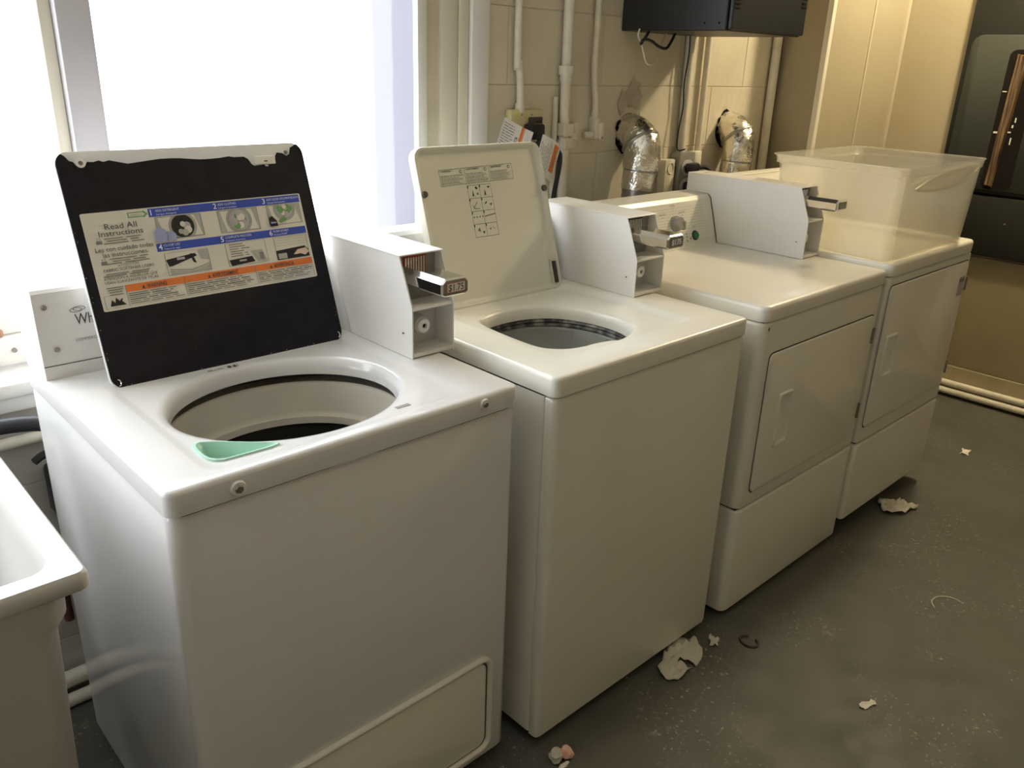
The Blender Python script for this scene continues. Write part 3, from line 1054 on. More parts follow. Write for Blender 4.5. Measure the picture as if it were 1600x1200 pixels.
lab.quad(F4, 0.728, 0.620, 0.748, 0.700, IS)
pic(0.812, 0.480, 0.985, 0.745)
for i in range(4):
    lab.quad(F3, 0.815, 0.495 + i * 0.028, 0.982, 0.4985 + i * 0.028, GP)
lab.poly(F3, [(0.814, 0.635), (0.965, 0.615), (0.982, 0.660), (0.982, 0.742), (0.814, 0.742)], BK)
lab.quad(F4, 0.820, 0.672, 0.865, 0.735, GP)
lab.poly(F4, [(0.900, 0.700), (0.925, 0.650), (0.970, 0.640), (0.984, 0.690), (0.960, 0.725), (0.935, 0.700), (0.915, 0.705)], SK)
# warnings
T('▲ WARNING', 0.220, 0.822, 0.062, BK, 0.10, 'C', F4, True) if False else None
for s, u, w_ in (('WARNING', 0.235, 0.085), ('AVERTISSEMENT', 0.545, 0.125), ('ADVERTENCIA', 0.838, 0.105)):
    T(s, u, 0.821, 0.062, IN, w_, 'C', F4, True)
    lab.poly(F4, [(u - w_ / 2 - 0.020, 0.822), (u - w_ / 2 - 0.008, 0.822), (u - w_ / 2 - 0.014, 0.780)], IN)
lab.frame(F2, 0.012, 0.845, 0.988, 0.978, 0.0022, IS)
for u in (0.105, 0.355, 0.690):
    lab.quad(F2, u, 0.765, u + 0.0022, 0.975, IS)
for k_, (ua, ub) in enumerate(((0.112, 0.350), (0.362, 0.685), (0.697, 0.982))):
    for i in range(6):
        greek(lab, lambda x, y: F3(x, y), ua, ub, 0.850 + i * 0.0205, 0.0125, IN if i in (1, 3) else IS)
lab.poly(F3, [(0.030, 0.955), (0.040, 0.890), (0.052, 0.925), (0.058, 0.870), (0.070, 0.910), (0.085, 0.880), (0.080, 0.915), (0.095, 0.955)], BK)
lab.obj('instruction_label', MI, lid_o, flat=True, fix=False)

# ------------------------------------------------------------------ second washer
W2, D2, H2 = 0.685, 0.68, 0.926
w2 = thing('washing_machine', 'second white top-loading washing machine, cream lid raised, between first washer and dryers', 'washing machine', (0.738, -0.046, 0))
b = B()
b.loft([[(p[0], p[1], z) for p in rr(0.002, W2 - 0.002, 0.030, D2, 0.006, 3)] for z in (0.03, H2 - 0.046)], True, False)
b.obj('body', 'enamel_cream', w2)
fp = B()
prf = [(0.002, 0.0285), (0.002, 0.016), (0.006, 0.007), (0.014, 0.0035), (0.020, 0.003), (W2 - 0.020, 0.003), (W2 - 0.014, 0.0035), (W2 - 0.006, 0.007), (W2 - 0.002, 0.016), (W2 - 0.002, 0.0285)]
Lz = []
for z, ins in ((0.024, 0.002), (0.030, 0.0), (H2 - 0.056, 0.0), (H2 - 0.049, 0.002), (H2 - 0.0465, 0.006)):
    Lz.append([(min(max(p[0], 0.002 + ins), W2 - 0.002 - ins), p[1] + ins, z) for p in prf])
fp.loft(Lz, True, True)
fp.obj('front_panel', 'enamel_cream', w2, sharp=50)
B().loft([[(p[0], p[1], z) for p in rr(0.010, W2 - 0.010, 0.012, D2 - 0.01, 0.01, 4)] for z in (H2 - 0.0475, H2 - 0.040)]).obj('gap_seal', 'seam', w2)
for x in (0.05, W2 - 0.05):
    for y in (0.07, D2 - 0.07):
        B().cyl((x, y, 0), (x, y, 0.032), 0.018, 0.014).obj('foot', 'black', w2)
hole2 = chaikin([(0.157, 0.400), (0.146, 0.302), (0.144, 0.217), (0.149, 0.178), (0.195, 0.138), (0.288, 0.135), (0.321, 0.114), (0.406, 0.140), (0.438, 0.184), (0.448, 0.247), (0.440, 0.322), (0.405, 0.392), (0.346, 0.430), (0.266, 0.440), (0.196, 0.430)], 2)
tp2, hc2, hl2 = top_panel(w2, W2, D2, H2, 0.042, hole2, (0.100, 0.560, 0.080, 0.505), 'enamel_cream')
def el2(k, z):
    return [(hc2[0] + (p[0] - hc2[0]) * k, hc2[1] + (p[1] - hc2[1]) * k, z) for p in hl2]
B().loft([el2(1.10, H2 - 0.038), el2(1.04, H2 - 0.038), el2(1.02, H2 - 0.042), el2(1.025, H2 - 0.048)]).obj('tub_seal', 'hose', w2, sharp=60)
sb_ = B()
sb_.loft([el2(1.025, H2 - 0.047), el2(1.0, H2 - 0.050), el2(0.992, H2 - 0.054), el2(1.012, H2 - 0.057), el2(0.995, H2 - 0.060), el2(0.990, H2 - 0.064), el2(1.02, H2 - 0.068)])
sb_.obj('worn_seal', 'worn_rubber', w2, sharp=60)
B().loft([el2(1.20, H2 - 0.048), el2(1.20, H2 - 0.066), el2(1.02, H2 - 0.068), el2(1.0, H2 - 0.073), el2(1.0, H2 - 0.12), el2(0.97, H2 - 0.128), el2(0.955, H2 - 0.14), el2(0.95, H2 - 0.45), el2(0.2, H2 - 0.46)], False, True).obj('tub', 'tub_grey', w2)
# console behind the lid
B().prism([(0.612, H2), (0.606, 1.078), (0.610, 1.094), (0.622, 1.102), (D2, 1.104), (D2, H2)], 0, 0.045, 0.592).obj('console', 'enamel', w2, sharp=30)
B().box((0.055, 0.6045, H2 + 0.002), (0.588, 0.611, H2 + 0.140), 0.002).obj('console_face', 'grey_plastic', w2)
coin_box(w2, 0.590, 0.706, 0.289, 0.660, H2 + 0.001, 1.128, 1.026, '$1.75', False)
# cream lid with folded rim
lw2, ll2 = 0.424, 0.397
l2 = B()
loops = []
for y, ins in ((0.014, 0.004), (0.012, 0.0), (-0.006, 0.0), (-0.010, 0.002), (-0.010, 0.007), (-0.006, 0.011), (-0.001, 0.014), (0.0, 0.020)):
    loops.append([(p[0], y, p[1]) for p in rr(ins, lw2 - ins, ins, ll2 - ins, max(0.030 - ins, 0.008), 8)])
l2.loft(loops, True, True)
lid2 = l2.obj('lid', 'lid_cream', w2, sharp=50)
lid2.location = (0.119, 0.508, H2 - 0.010)
lid2.rotation_euler = (-math.radians(17.5), 0, 0)
for sx, sz in ((0.011, 0.285), (lw2 - 0.011, 0.272)):
    B().cyl((sx, -0.008, sz), (sx, -0.015, sz), 0.0085, 0.0075, 18).obj('bumper', 'brown', lid2)
hb = B()
hb.box((lw2 - 0.022, -0.011, 0.016), (lw2 - 0.013, -0.001, 0.075), 0.001, 1, mi=0)
hb.box((lw2 - 0.030, -0.004, 0.012), (lw2 - 0.022, -0.001, 0.082), 0.001, 1, mi=1)
hb.obj('hinge_bracket', ['seam', 'lid_cream'], lid2)
pl = B()
g1 = lambda u, v: (0.073 + u, -0.0006, 0.343 - v + (u - 0.12) * 0.02)
g2 = lambda u, v: (0.073 + u, -0.0010, 0.343 - v + (u - 0.12) * 0.02)
pl.frame(g1, 0, 0, 0.244, 0.040, 0.0008, 0)
for k in range(3):
    x0 = 0.0813 * k
    if k:
        pl.quad(g1, x0, 0.004, x0 + 0.0008, 0.040, 0)
    pl.quad(g1, x0 + 0.004, 0.004, x0 + 0.045, 0.0048, 1)
    pl.text(('WARNING', 'AVERTISSEMENT', 'ADVERTENCIA')[k], g2, -0.0058, x0 + 0.008, 0.0065, 'L', 0, width=(0.028, 0.042, 0.036)[k])
    pl.disc(g2, x0 + 0.069, 0.008, 0.0042, 0.0042, 14, 0)
    pl.disc(lambda u, v: (0.073 + u, -0.0014, 0.343 - v + (u - 0.12) * 0.02), x0 + 0.069, 0.008, 0.0026, 0.0026, 12, 2)
    for i in range(8):
        greek(pl, g1, x0 + 0.004, x0 + 0.077, 0.0150 + i * 0.003, 0.0018, 0 if i % 3 == 0 else 1)
h1 = lambda u, v: (0.154 + u, -0.0006, 0.298 - v)
for r in range(4):
    for c in range(2):
        pl.frame(h1, c * 0.039, r * 0.0325, (c + 1) * 0.039 + 0.0008, (r + 1) * 0.0325 + 0.0008, 0.0008, 0)
        pl.quad(h1, c * 0.039 + 0.001, r * 0.0325 + 0.001, c * 0.039 + 0.0035, r * 0.0325 + 0.0075, 0)
pl.poly(h1, [(0.029, 0.012), (0.024, 0.007), (0.029, 0.003), (0.034, 0.009)], 0)
pl.poly(h1, [(0.069, 0.011), (0.064, 0.005), (0.069, 0.006), (0.073, 0.004), (0.074, 0.008)], 0)
for (cx_, cy_) in ((0.016, 0.022), (0.056, 0.022)):
    pl.poly(h1, [(cx_ - 0.003, cy_ + 0.005), (cx_, cy_ - 0.010), (cx_ + 0.003, cy_ + 0.005)], 0)
    pl.quad(h1, cx_ - 0.007, cy_ + 0.006, cx_ + 0.008, cy_ + 0.0066, 1)
pl.quad(h1, 0.028, 0.020, 0.034, 0.025, 1)
for a_, b_ in (((0.010, 0.058), (0.030, 0.060)), ((0.012, 0.056), (0.024, 0.042)), ((0.008, 0.050), (0.013, 0.058))):
    d_ = (Vector(b_) - Vector(a_)).normalized() * 0.0006
    pl.poly(h1, [(a_[0] - d_.y, a_[1] + d_.x), (b_[0] - d_.y, b_[1] + d_.x), (b_[0] + d_.y, b_[1] - d_.x), (a_[0] + d_.y, a_[1] - d_.x)], 0)
pl.poly(h1, [(0.046, 0.050), (0.056, 0.042), (0.055, 0.048)], 0)
pl.poly(h1, [(0.062, 0.050), (0.074, 0.048), (0.070, 0.056), (0.067, 0.052)], 1)
for i in range(4):
    pl.disc(h1, 0.006 + i * 0.0095, 0.080, 0.0016, 0.0024, 8, 0)
for i in range(7):
    pl.disc(h1, 0.044 + i * 0.0052, 0.080 - i * 0.0006, 0.0026, 0.0020, 8, 1)
pl.poly(h1, [(0.010, 0.113), (0.018, 0.106), (0.020, 0.118)], 1)
pl.poly(h1, [(0.026, 0.118), (0.034, 0.116), (0.030, 0.124)], 0)
pl.poly(h1, [(0.050, 0.114), (0.056, 0.108), (0.055, 0.116)], 1)
pl.poly(h1, [(0.062, 0.108), (0.072, 0.116), (0.064, 0.112)], 1)
pl.obj('printed_label', ['ink', 'ink_soft', 'lid_cream'], lid2, flat=True, fix=False)

# ------------------------------------------------------------------ dryers


def dryer(label, x, y, w, H, d, zseam, zb, tp, front_r, mats):
    root = thing('clothes_dryer', label, 'dryer', (x, y, 0))
    en = mats
    rb = 0.004
    # cabinet above the pedestal
    for nm, z0, z1 in (('cabinet', zseam + 0.003, H - tp - 0.002), ('base_panel', zb, zseam - 0.003)):
        L = []
        for z, ins in ((z0, 0.005), (z0 + rb, 0.001), (z0 + 2 * rb, 0.0), (z1 - 2 * rb, 0.0), (z1 - rb, 0.001), (z1, 0.005)):
            P = [(0.002 + ins, d)]
            r = front_r
            for i in range(9):
                a = math.radians(180 + 90 * i / 8)
                P.append((0.002 + r + (r - ins) * math.cos(a), r + (r - ins) * math.sin(a)))
            for i in range(9):
                a = math.radians(270 + 90 * i / 8)
                P.append((w - 0.002 - r + (r - ins) * math.cos(a), r + (r - ins) * math.sin(a)))
            P.append((w - 0.002 - ins, d))
            L.append([(p[0], p[1] + 0.003, z) for p in P])
        B().loft(L, True, True).obj(nm, en, root, sharp=50)
    B().box((0.012, 0.014, zseam - 0.006), (w - 0.012, d - 0.01, zseam + 0.006)).obj('seam_filler', 'seam', root)
    B().box((0.012, 0.014, H - tp - 0.006), (w - 0.012, d - 0.01, H - tp + 0.004)).obj('gap_seal', 'seam', root)
    L = []
    for z, ins in ((H - tp, 0.006), (H - tp + 0.002, 0.001), (H - 0.012, 0.0), (H - 0.005, 0.002), (H - 0.0015, 0.006), (H, 0.014)):
        L.append([(p[0], p[1], z) for p in rr(ins, w - ins, ins, d - ins, 0.028 - ins, 8)])
    B().loft(L, True, True).obj('top_panel', en, root, sharp=50)
    for fx in (0.06, w - 0.06):
        for fy in (0.08, d - 0.08):
            B().cyl((fx, fy, 0), (fx, fy, zb + 0.002), 0.016, 0.013).obj('foot', 'black', root)
    return root


def dryer_door(root, x0, x1, z0, z1, hx0, hx1, hz0, hz1, m, hinges):
    dr = B().loft(rrf(x0, x1, z0, z1, 0.018, -0.004, 0.006, 0.005), False, True).obj('door', m, root, sharp=40)
    g = 0.0035
    B().loft([[(p[0], 0.0016, p[1]) for p in rr(x0 - g, x1 + g, z0 - g, z1 + g, 0.02, 6)],
              [(p[0], 0.0014, p[1]) for p in rr(x0 + 0.004, x1 - 0.004, z0 + 0.004, z1 - 0.004, 0.016, 6)]]).obj('door_gap', 'seam', dr)
    hb = B()
    loops = []
    for y, ins in ((-0.003, 0.0), (-0.011, 0.001), (-0.012, 0.003), (-0.011, 0.007)):
        loops.append([(p[0], y, p[1]) for p in rr(hx0 + ins, hx1 - ins, hz0 + ins, hz1 - ins, 0.006, 3)])
    # pocket floor slopes so the left lip stands proud
    loops.append([(p[0], -0.0045 if p[0] > (hx0 + hx1) / 2 else -0.0055, p[1]) for p in rr(hx0 + 0.024, hx1 - 0.010, hz0 + 0.012, hz1 - 0.010, 0.004, 3)])
    hb.loft(loops, False, True)
    hb.obj('handle', m, dr, sharp=35)
    for z in hinges:
        h = B()
        h.cyl((x1 + 0.004, -0.004, z), (x1 + 0.004, -0.004, z + 0.050), 0.0045, n=10)
        h.box((x1 - 0.006, -0.006, z + 0.004), (x1 + 0.004, -0.003, z + 0.046), 0.0008, 1)
        h.obj('hinge', 'screw', dr)
    return dr


# first dryer
d1 = dryer('white clothes dryer beside the washers, dial and green button on its back console', 1.484, -0.058, 0.698, 0.942, 0.70, 0.356, 0.018, 0.043, 0.026, 'enamel_cream')
X1 = 1.484
dryer_door(d1, 1.533 - X1, 2.137 - X1, 0.402, 0.808, 1.606 - X1, 1.676 - X1, 0.524, 0.682, 'enamel_cream', (0.465, 0.716))
screw(d1, (1.512 - X1, 0.006, 0.880), 'y', 0.007)
# sloping console
zc0, zc1 = 0.942, 1.098
prof = [(0.556, zc0), (0.558, zc0 + 0.008), (0.600, zc1 - 0.012), (0.612, zc1), (0.700, zc1 + 0.004), (0.700, zc0)]
con1 = B().prism(prof, 0, 0.008, 0.600).obj('console', 'enamel_cream', d1, sharp=25)
B().prism([(p[0] - 0.003, p[1] + 0.001) if p[0] < 0.69 else p for p in prof], 0, 0.600, 0.622).obj('console_end', 'enamel_box', con1, sharp=25)
sl = ((0.600 - 0.558) / (zc1 - 0.012 - zc0 - 0.008))
fc = lambda k: (lambda u, v: (u, 0.558 + (v - 0.008) * sl - k * 0.0004, zc0 + v))
st = B()
for i in range(12):
    st.quad(fc(1), 0.15, 0.034 + i * 0.0085, 0.55, 0.0347 + i * 0.0085, 0)
st.quad(fc(1), 0.05, 0.020, 0.60, 0.0206, 0)
st.text('NORMAL', fc(2), 0.0085, 0.383, 0.133, 'C', 1, width=0.028)
st.text('hot', fc(2), 0.005, 0.384, 0.126, 'C', 1)
st.text('DELICATE', fc(2), 0.0085, 0.428, 0.110, 'C', 1, width=0.032)
st.text('low', fc(2), 0.005, 0.428, 0.103, 'C', 1)
st.text('PERM PRESS', fc(2), 0.0085, 0.326, 0.110, 'C', 1, width=0.036)
st.text('medium', fc(2), 0.005, 0.326, 0.103, 'C', 1)
st.text('START', fc(2), 0.0075, 0.484, 0.060, 'C', 1, width=0.020)
st.quad(fc(2), 0.383, 0.119, 0.3838, 0.122, 1)
st.disc(fc(2), 0.458, 0.028, 0.0042, 0.0045, 12, 2)
for v in (0.020, 0.032, 0.042):
    st.quad(fc(2), 0.436, v, 0.441, v + 0.006, 1)
st.obj('console_print', ['grey_print', 'ink_soft', 'screw'], con1, flat=True, fix=False)
nv = Vector((0, -1, sl)).normalized()
kb = B()
p = Vector(fc(0)(0.385, 0.080))
kb.cyl(p, p + nv * 0.008, 0.026, 0.025, 26)
kb.cyl(p + nv * 0.008, p + nv * 0.026, 0.022, 0.019, 26)
kb.box((p.x + 0.008, p.y - 0.030, p.z - 0.016), (p.x + 0.022, p.y - 0.006, p.z + 0.012), 0.003)
kb.obj('knob', 'grey_plastic', con1)
gb = B()
p = Vector(fc(0)(0.484, 0.035))
gb.cyl(p, p + nv * 0.004, 0.0165, 0.0155, 24, mi=0)
gb.cyl(p + nv * 0.004, p + nv * 0.009, 0.0125, 0.0105, 24, mi=1)
gb.obj('start_button', ['black', 'green_glass'], con1)
for v in (0.040, 0.120):
    q = fc(0)(0.612, v)
    screw(con1, (q[0], q[1] - 0.003, q[2]), 'y', 0.004)
cbd = coin_box(d1, 2.084 - X1, 2.184 - X1, 0.236, 0.700, 0.943, 1.158, 1.062, None, False, 0.040)
tt = B()
tt.text('A33', lambda u, v: (0.640 + u, 0.655 + v, 1.1615), 0.020, 0, 0, 'L', 0)
tt.obj('stencil', 'ink', cbd, fix=False)

# second dryer
X2 = 2.186
d2 = dryer('white clothes dryer at the far end of the row, clear storage bin on top', X2, -0.067, 0.678, 0.960, 0.70, 0.352, 0.066, 0.043, 0.014, 'enamel_cream')
dryer_door(d2, 0.010, 0.652, 0.414, 0.888, 2.226 - X2, 2.310 - X2, 0.582, 0.724, 'enamel_cream', (0.46, 0.78))
stk = B()
fs_ = lambda u, v: (0.585 + u, -0.0046, 0.765 + v)
stk.quad(fs_, 0, 0, 0.052, 0.070, 0)
stk.quad(lambda u, v: (0.585 + u, -0.0050, 0.765 + v), 0.002, 0.050, 0.050, 0.064, 1)
stk.obj('sticker', ['lilac_print', 'ink_soft'], d2, fix=False)
con2 = B().prism([(0.560, 0.960), (0.600, 1.118), (0.615, 1.138), (0.700, 1.142), (0.700, 0.960)], 0, 0.034, 0.655).obj('console', 'enamel_cream', d2, sharp=25)
B().box((0.05, 0.645, 1.1395), (0.63, 0.690, 1.1465), 0.002, 1).obj('console_lip', 'enamel_cream', con2)

# ------------------------------------------------------------------ storage bin on the far dryer
binr = thing('storage_bin', 'milky clear plastic storage bin standing on the far dryer', 'bin', (2.166, -0.056, 0.9605))
BWd, BDp, BHt = 0.600, 0.425, 0.283
rot = -0.015


def binloop(z, ins, flare, r=0.035):
    return [(p[0] + 0.11 * p[1] * max(0, 1 - p[0] / BWd), p[1], z) for p in rr(ins - flare, BWd - ins + flare, ins - flare * 0.4, BDp - ins + flare, r, 6)]


bb = B()
outer = [binloop(0.0, 0.012, 0), binloop(0.006, 0.003, 0.0), binloop(0.252, 0.0, 0.014), binloop(0.257, 0.0, 0.021), binloop(BHt - 0.006, 0.0, 0.026), binloop(BHt - 0.003, 0.0, 0.032), binloop(BHt, 0.0, 0.031)]
inner = [binloop(BHt, 0.003, 0.027), binloop(0.260, 0.003, 0.020), binloop(0.252, 0.003, 0.012), binloop(0.010, 0.006, 0.0), ]
bb.loft([[(p[0], p[1], p[2]) for p in L] for L in outer], True, False)
bb.loft(inner, False, True)
bb.loft([outer[-1], inner[0]])
bb.obj('bin_body', 'milky', binr, sharp=50)
hd = B()
ring = [(2.22, 1.178), (2.30, 1.198), (2.42, 1.216), (2.55, 1.224), (2.66, 1.227), (2.71, 1.222), (2.66, 1.198), (2.57, 1.177), (2.46, 1.169), (2.34, 1.168), (2.22, 1.178)]
hd.tube([(p[0] - 2.166, -0.0125, p[1] - 0.9605) for p in ring], 0.0042, 8, 3)
hd.raw([(p[0] - 2.166, -0.0135, p[1] - 0.9605) for p in ring[:-1]], [tuple(range(10))])
hd.obj('handle', 'milky', binr)
lip = B()
zz = 0.257
lip.loft([binloop(zz - 0.003, 0.0, 0.0215), binloop(zz, 0.0, 0.0235), binloop(zz + 0.003, 0.0, 0.0215)])
lip.obj('ledge', 'milky', binr)

# ------------------------------------------------------------------ laundry sink
sk = thing('laundry_sink', 'white plastic laundry sink at the left edge beside the nearest washer', 'sink', (-0.78, -0.012, 0))
SW, SD, SZ = 0.663, 0.62, 0.862


def sl_(x0, x1, y0, y1, r, z):
    return [(p[0], p[1], z) for p in rr(x0, x1, y0, y1, r, 6)]


sb = B()
sb.loft([sl_(0.055, SW - 0.055, 0.055, SD - 0.055, 0.05, 0.40), sl_(0.040, SW - 0.040, 0.040, SD - 0.040, 0.05, 0.42),
         sl_(0.036, SW - 0.036, 0.012, SD - 0.036, 0.03, 0.760), sl_(0.032, SW - 0.030, 0.008, SD - 0.03, 0.03, 0.772),
         sl_(0.025, SW - 0.024, 0.002, SD - 0.024, 0.03, 0.786), sl_(0.024, SW - 0.022, 0.001, SD - 0.022, 0.03, 0.832),
         sl_(0.003, SW - 0.003, -0.020, SD - 0.003, 0.012, 0.834), sl_(0.0, SW, -0.024, SD, 0.012, 0.838), sl_(0.0, SW, -0.024, SD, 0.012, SZ - 0.006),
         sl_(0.004, SW - 0.004, -0.020, SD - 0.004, 0.012, SZ), sl_(0.030, SW - 0.030, 0.012, SD - 0.03, 0.02, SZ - 0.002),
         sl_(0.034, SW - 0.034, 0.018, SD - 0.034, 0.03, SZ - 0.006), sl_(0.040, SW - 0.040, 0.026, SD - 0.04, 0.03, SZ - 0.03), sl_(0.060, SW - 0.060, 0.050, SD - 0.060, 0.05, 0.46), sl_(0.10, SW - 0.10, 0.10, SD - 0.10, 0.05, 0.44)], True, True)
sb.obj('basin', 'sink', sk, sharp=45)
for fx in (0.09, SW - 0.09):
    for fy in (0.10, SD - 0.10):
        B().cyl((fx, fy, 0), (fx, fy, 0.42), 0.018, 0.024).obj('leg', 'sink', sk)

# ------------------------------------------------------------------ things on the back wall


def conduit(label, pts, r, extras=(), clamp=None, name='conduit_pipe', m='pipe', smooth=4):
    t = thing(name, label, 'pipe', pts[-1])
    o = Vector(pts[-1])
    loc = [Vector(p) - o for p in pts]
    B().tube(loc, r, 12, smooth).obj('pipe', m, t)
    for nm, a, b_, rad in extras:
        B().cyl(Vector(a) - o, Vector(b_) - o, rad, n=14).obj(nm, m, t)
    return t


CY = WY - 0.018
cA = conduit('cream painted conduit dropping into the yellowed outlet box', [(1.447, CY, CZ), (1.447, CY, 1.56), (1.452, CY, 1.50), (1.462, CY, 1.44), (1.464, CY, 1.352)], 0.0115,
             [('coupling', (1.464, CY, 1.352), (1.464, CY, 1.378), 0.0155), ('set_screw', (1.478, CY - 0.005, 1.367), (1.490, CY - 0.01, 1.367), 0.004)])
cB = conduit('thick cream painted pipe with a flared coupling and a clamp', [(1.650, CY - 0.004, CZ), (1.655, CY - 0.004, 1.5), (1.665, CY - 0.004, 1.0), (1.668, CY - 0.004, 0.30)], 0.0165,
             [('coupling', (1.6545, CY - 0.004, 1.488), (1.656, CY - 0.004, 1.462), 0.0255), ('coupling', (1.656, CY - 0.004, 1.462), (1.657, CY - 0.004, 1.440), 0.021)])
o = Vector(cB.location)
b = B()
for (x0, x1, z0, z1, dy) in ((1.640, 1.684, 1.276, 1.316, 0.024), (1.644, 1.682, 1.236, 1.272, 0.024), (1.692, 1.714, 1.278, 1.318, 0.016), (1.684, 1.706, 1.236, 1.270, 0.016), (1.676, 1.706, 1.262, 1.290, 0.020)):
    b.box(Vector((x0, CY - dy, z0)) - o, Vector((x1, CY + 0.014, z1)) - o, 0.003, 1)
b.obj('clamp', 'pipe', cB)
cC = conduit('slim cream painted conduit with an offset bend ending in an elbow fitting', [(1.800, CY, CZ), (1.792, CY, 1.60), (1.790, CY, 1.52), (1.796, CY, 1.44), (1.806, CY, 1.39), (1.808, CY, 1.345)], 0.0105,
             [('coupling', (1.808, CY, 1.330), (1.808, CY, 1.352), 0.014)])
o = Vector(cC.location)
b = B()
b.box(Vector((1.796, CY - 0.018, 1.262)) - o, Vector((1.822, CY + 0.018, 1.334)) - o, 0.006, 2)
b.box(Vector((1.812, CY - 0.024, 1.258)) - o, Vector((1.836, CY + 0.012, 1.318)) - o, 0.010, 2)
b.cyl(Vector((1.797, CY, 1.275)) - o, Vector((1.770, CY + 0.010, 1.275)) - o, 0.012, n=14)
b.obj('elbow_fitting', 'pipe', cC)
screw(cC, Vector((1.824, CY - 0.024, 1.268)) - o, 'y', 0.004)
conduit('cream painted pipe running down between the two foil ducts, black wire beside it', [(2.292, CY, CZ), (2.300, CY, 1.4), (2.306, CY, 1.17)], 0.0165)
tag(B().tube([(2.272, CY - 0.012, 1.62), (2.276, CY - 0.014, 1.54), (2.268, CY - 0.012, 1.44), (2.276, CY - 0.012, 1.36), (2.262, CY - 0.012, 1.27), (2.268, CY - 0.012, 1.21), (2.290, CY - 0.03, 1.212)], 0.0028, 8, 4).obj('wire', 'black'),
    'thin black wire running down beside the pipe between the ducts', 'wire')
conduit('slim cream painted conduit entering the grey outlet box', [(2.408, CY, CZ), (2.412, CY, 1.40), (2.414, CY, 1.185)], 0.0115)
conduit('cream painted pipe in the wall corner right of the far foil duct', [(2.880, CY - 0.004, CZ), (2.884, CY - 0.004, 1.5), (2.890, CY - 0.004, 0.95)], 0.0185)
conduit('thin flat cream raceway standing close beside the thick clamped pipe', [(1.628, CY + 0.010, 1.395), (1.630, CY + 0.010, 1.05)], 0.0085)

# yellowed outlet box, plug, cord, two warning tags
ob = thing('outlet_box', 'yellowed wall outlet box behind the cream lid', 'outlet', (1.487, WY, 1.33))
b = B()
b.box((-0.070, -0.030, -0.075), (0.070, 0.0, 0.030), 0.006)
b.obj('box', 'yellow', ob)
b = B().box((0.002, -0.036, -0.060), (0.060, -0.028, 0.008), 0.003).obj('face_plate', 'brown', ob)
B().box((0.035, -0.0375, -0.02), (0.040, -0.0355, -0.002)).obj('slot', 'black', b)
B().box((0.047, -0.0375, -0.02), (0.052, -0.0355, -0.002)).obj('slot', 'black', b)
screw(ob, (-0.025, -0.030, 0.015), 'y', 0.003)
screw(ob, (0.015, -0.030, 0.015), 'y', 0.003)
pg = thing('power_cord', 'black washer power cord with a chunky plug in the yellowed outlet box', 'power cord', (1.495, 0.815, 1.29))
o = Vector(pg.location)
b = B()
b.box((-0.032, -0.030, -0.016), (0.028, 0.012, 0.032), 0.010, 2)
b.obj('plug', 'black', pg)
B().tube([Vector(p) - o for p in [(1.500, 0.800, 1.290), (1.508, 0.780, 1.255), (1.540, 0.770, 1.245), (1.575, 0.775, 1.235), (1.588, 0.782, 1.20), (1.580, 0.79, 1.12), (1.572, 0.80, 1.02), (1.56, 0.80, 0.90), (1.50, 0.74, 0.80)]], 0.0075, 10, 4).obj('cord', 'black', pg)
B().tube([Vector(p) - o for p in [(1.502, 0.795, 1.270), (1.500, 0.780, 1.235), (1.492, 0.775, 1.195), (1.486, 0.775, 1.12), (1.48, 0.775, 1.0)]], 0.009, 10, 4).obj('cord', 'black', pg)
b = B()
b.box((0.014, -0.048, -0.062), (0.062, -0.026, -0.030), 0.009, 2)
b.obj('strap_clip', 'black', pg)


def paper_tag(label, c, ux, uy, w, h, stripe, bend):
    """a bent card: c centre, ux/uy in-plane axes"""
    t = thing('warning_tag', label, 'tag', c, 'warning tags on the power cord')
    ux, uy = Vector(ux).normalized(), Vector(uy)
    uy = (uy - ux * uy.dot(ux)).normalized()
    nz = ux.cross(uy)

    def f(k):
        return lambda u, v: ux * u + uy * v + nz * (bend * (4 * (u / w) ** 2 - 0.3) + k)
    n = 10
    b = B()
    for side in (0.0006, -0.0006):
        for i in range(n):
            b.quad(f(side), -w / 2 + w * i / n, -h / 2, -w / 2 + w * (i + 1) / n, h / 2, 0)
    b.obj('card', 'tag', t, fix=False)
    p = B()
    g = f(-0.0012) if nz.y > 0 else f(0.0012)
    g2 = f(-0.0016) if nz.y > 0 else f(0.0016)
    if stripe == 'edge':
        p.quad(g, w * 0.14, -h / 2, w * 0.22, h / 2, 0)
        p.quad(g, w * 0.235, -h / 2, w * 0.25, h / 2, 0)
        p.quad(g, w * 0.02, -h * 0.16, w * 0.10, h * 0.06, 1)
        p.quad(g2, w * 0.04, -h * 0.10, w * 0.08, h * 0.0, 2)
        for i in range(9):
            greek(p, g, -w * 0.46, -w * 0.03, -h * 0.42 + i * h * 0.095, h * 0.045, 1)
    else:
        for i in range(8):
            uu = w * (0.05 + 0.28 * i / 8)
            p.quad(g, uu, -h * 0.30, uu + w * 0.040, h * 0.42, 0)
        p.quad(g2, w * 0.14, -h * 0.18, w * 0.20, h * 0.28, 1)
        for i in range(9):
            greek(p, lambda a, c_: g(c_, a), -h * 0.46, h * 0.42, -w * 0.46 + i * w * 0.052, w * 0.025, 1)
    p.obj('print', ['orange', 'ink_soft', 'tag'], t, flat=True, fix=False)
    return t


paper_tag('white warning tag with an orange stripe left of the plug', (1.386, 0.780, 1.284), (0.80, -0.10, -0.34), (0.35, 0.0, 0.80), 0.115, 0.080, 'edge', 0.006)
paper_tag('white folded warning tag with orange print right of the plug', (1.500, 0.745, 1.222), (0.72, 0.12, -0.30), (0.30, 0.05, 0.85), 0.105, 0.115, 'block', -0.010)

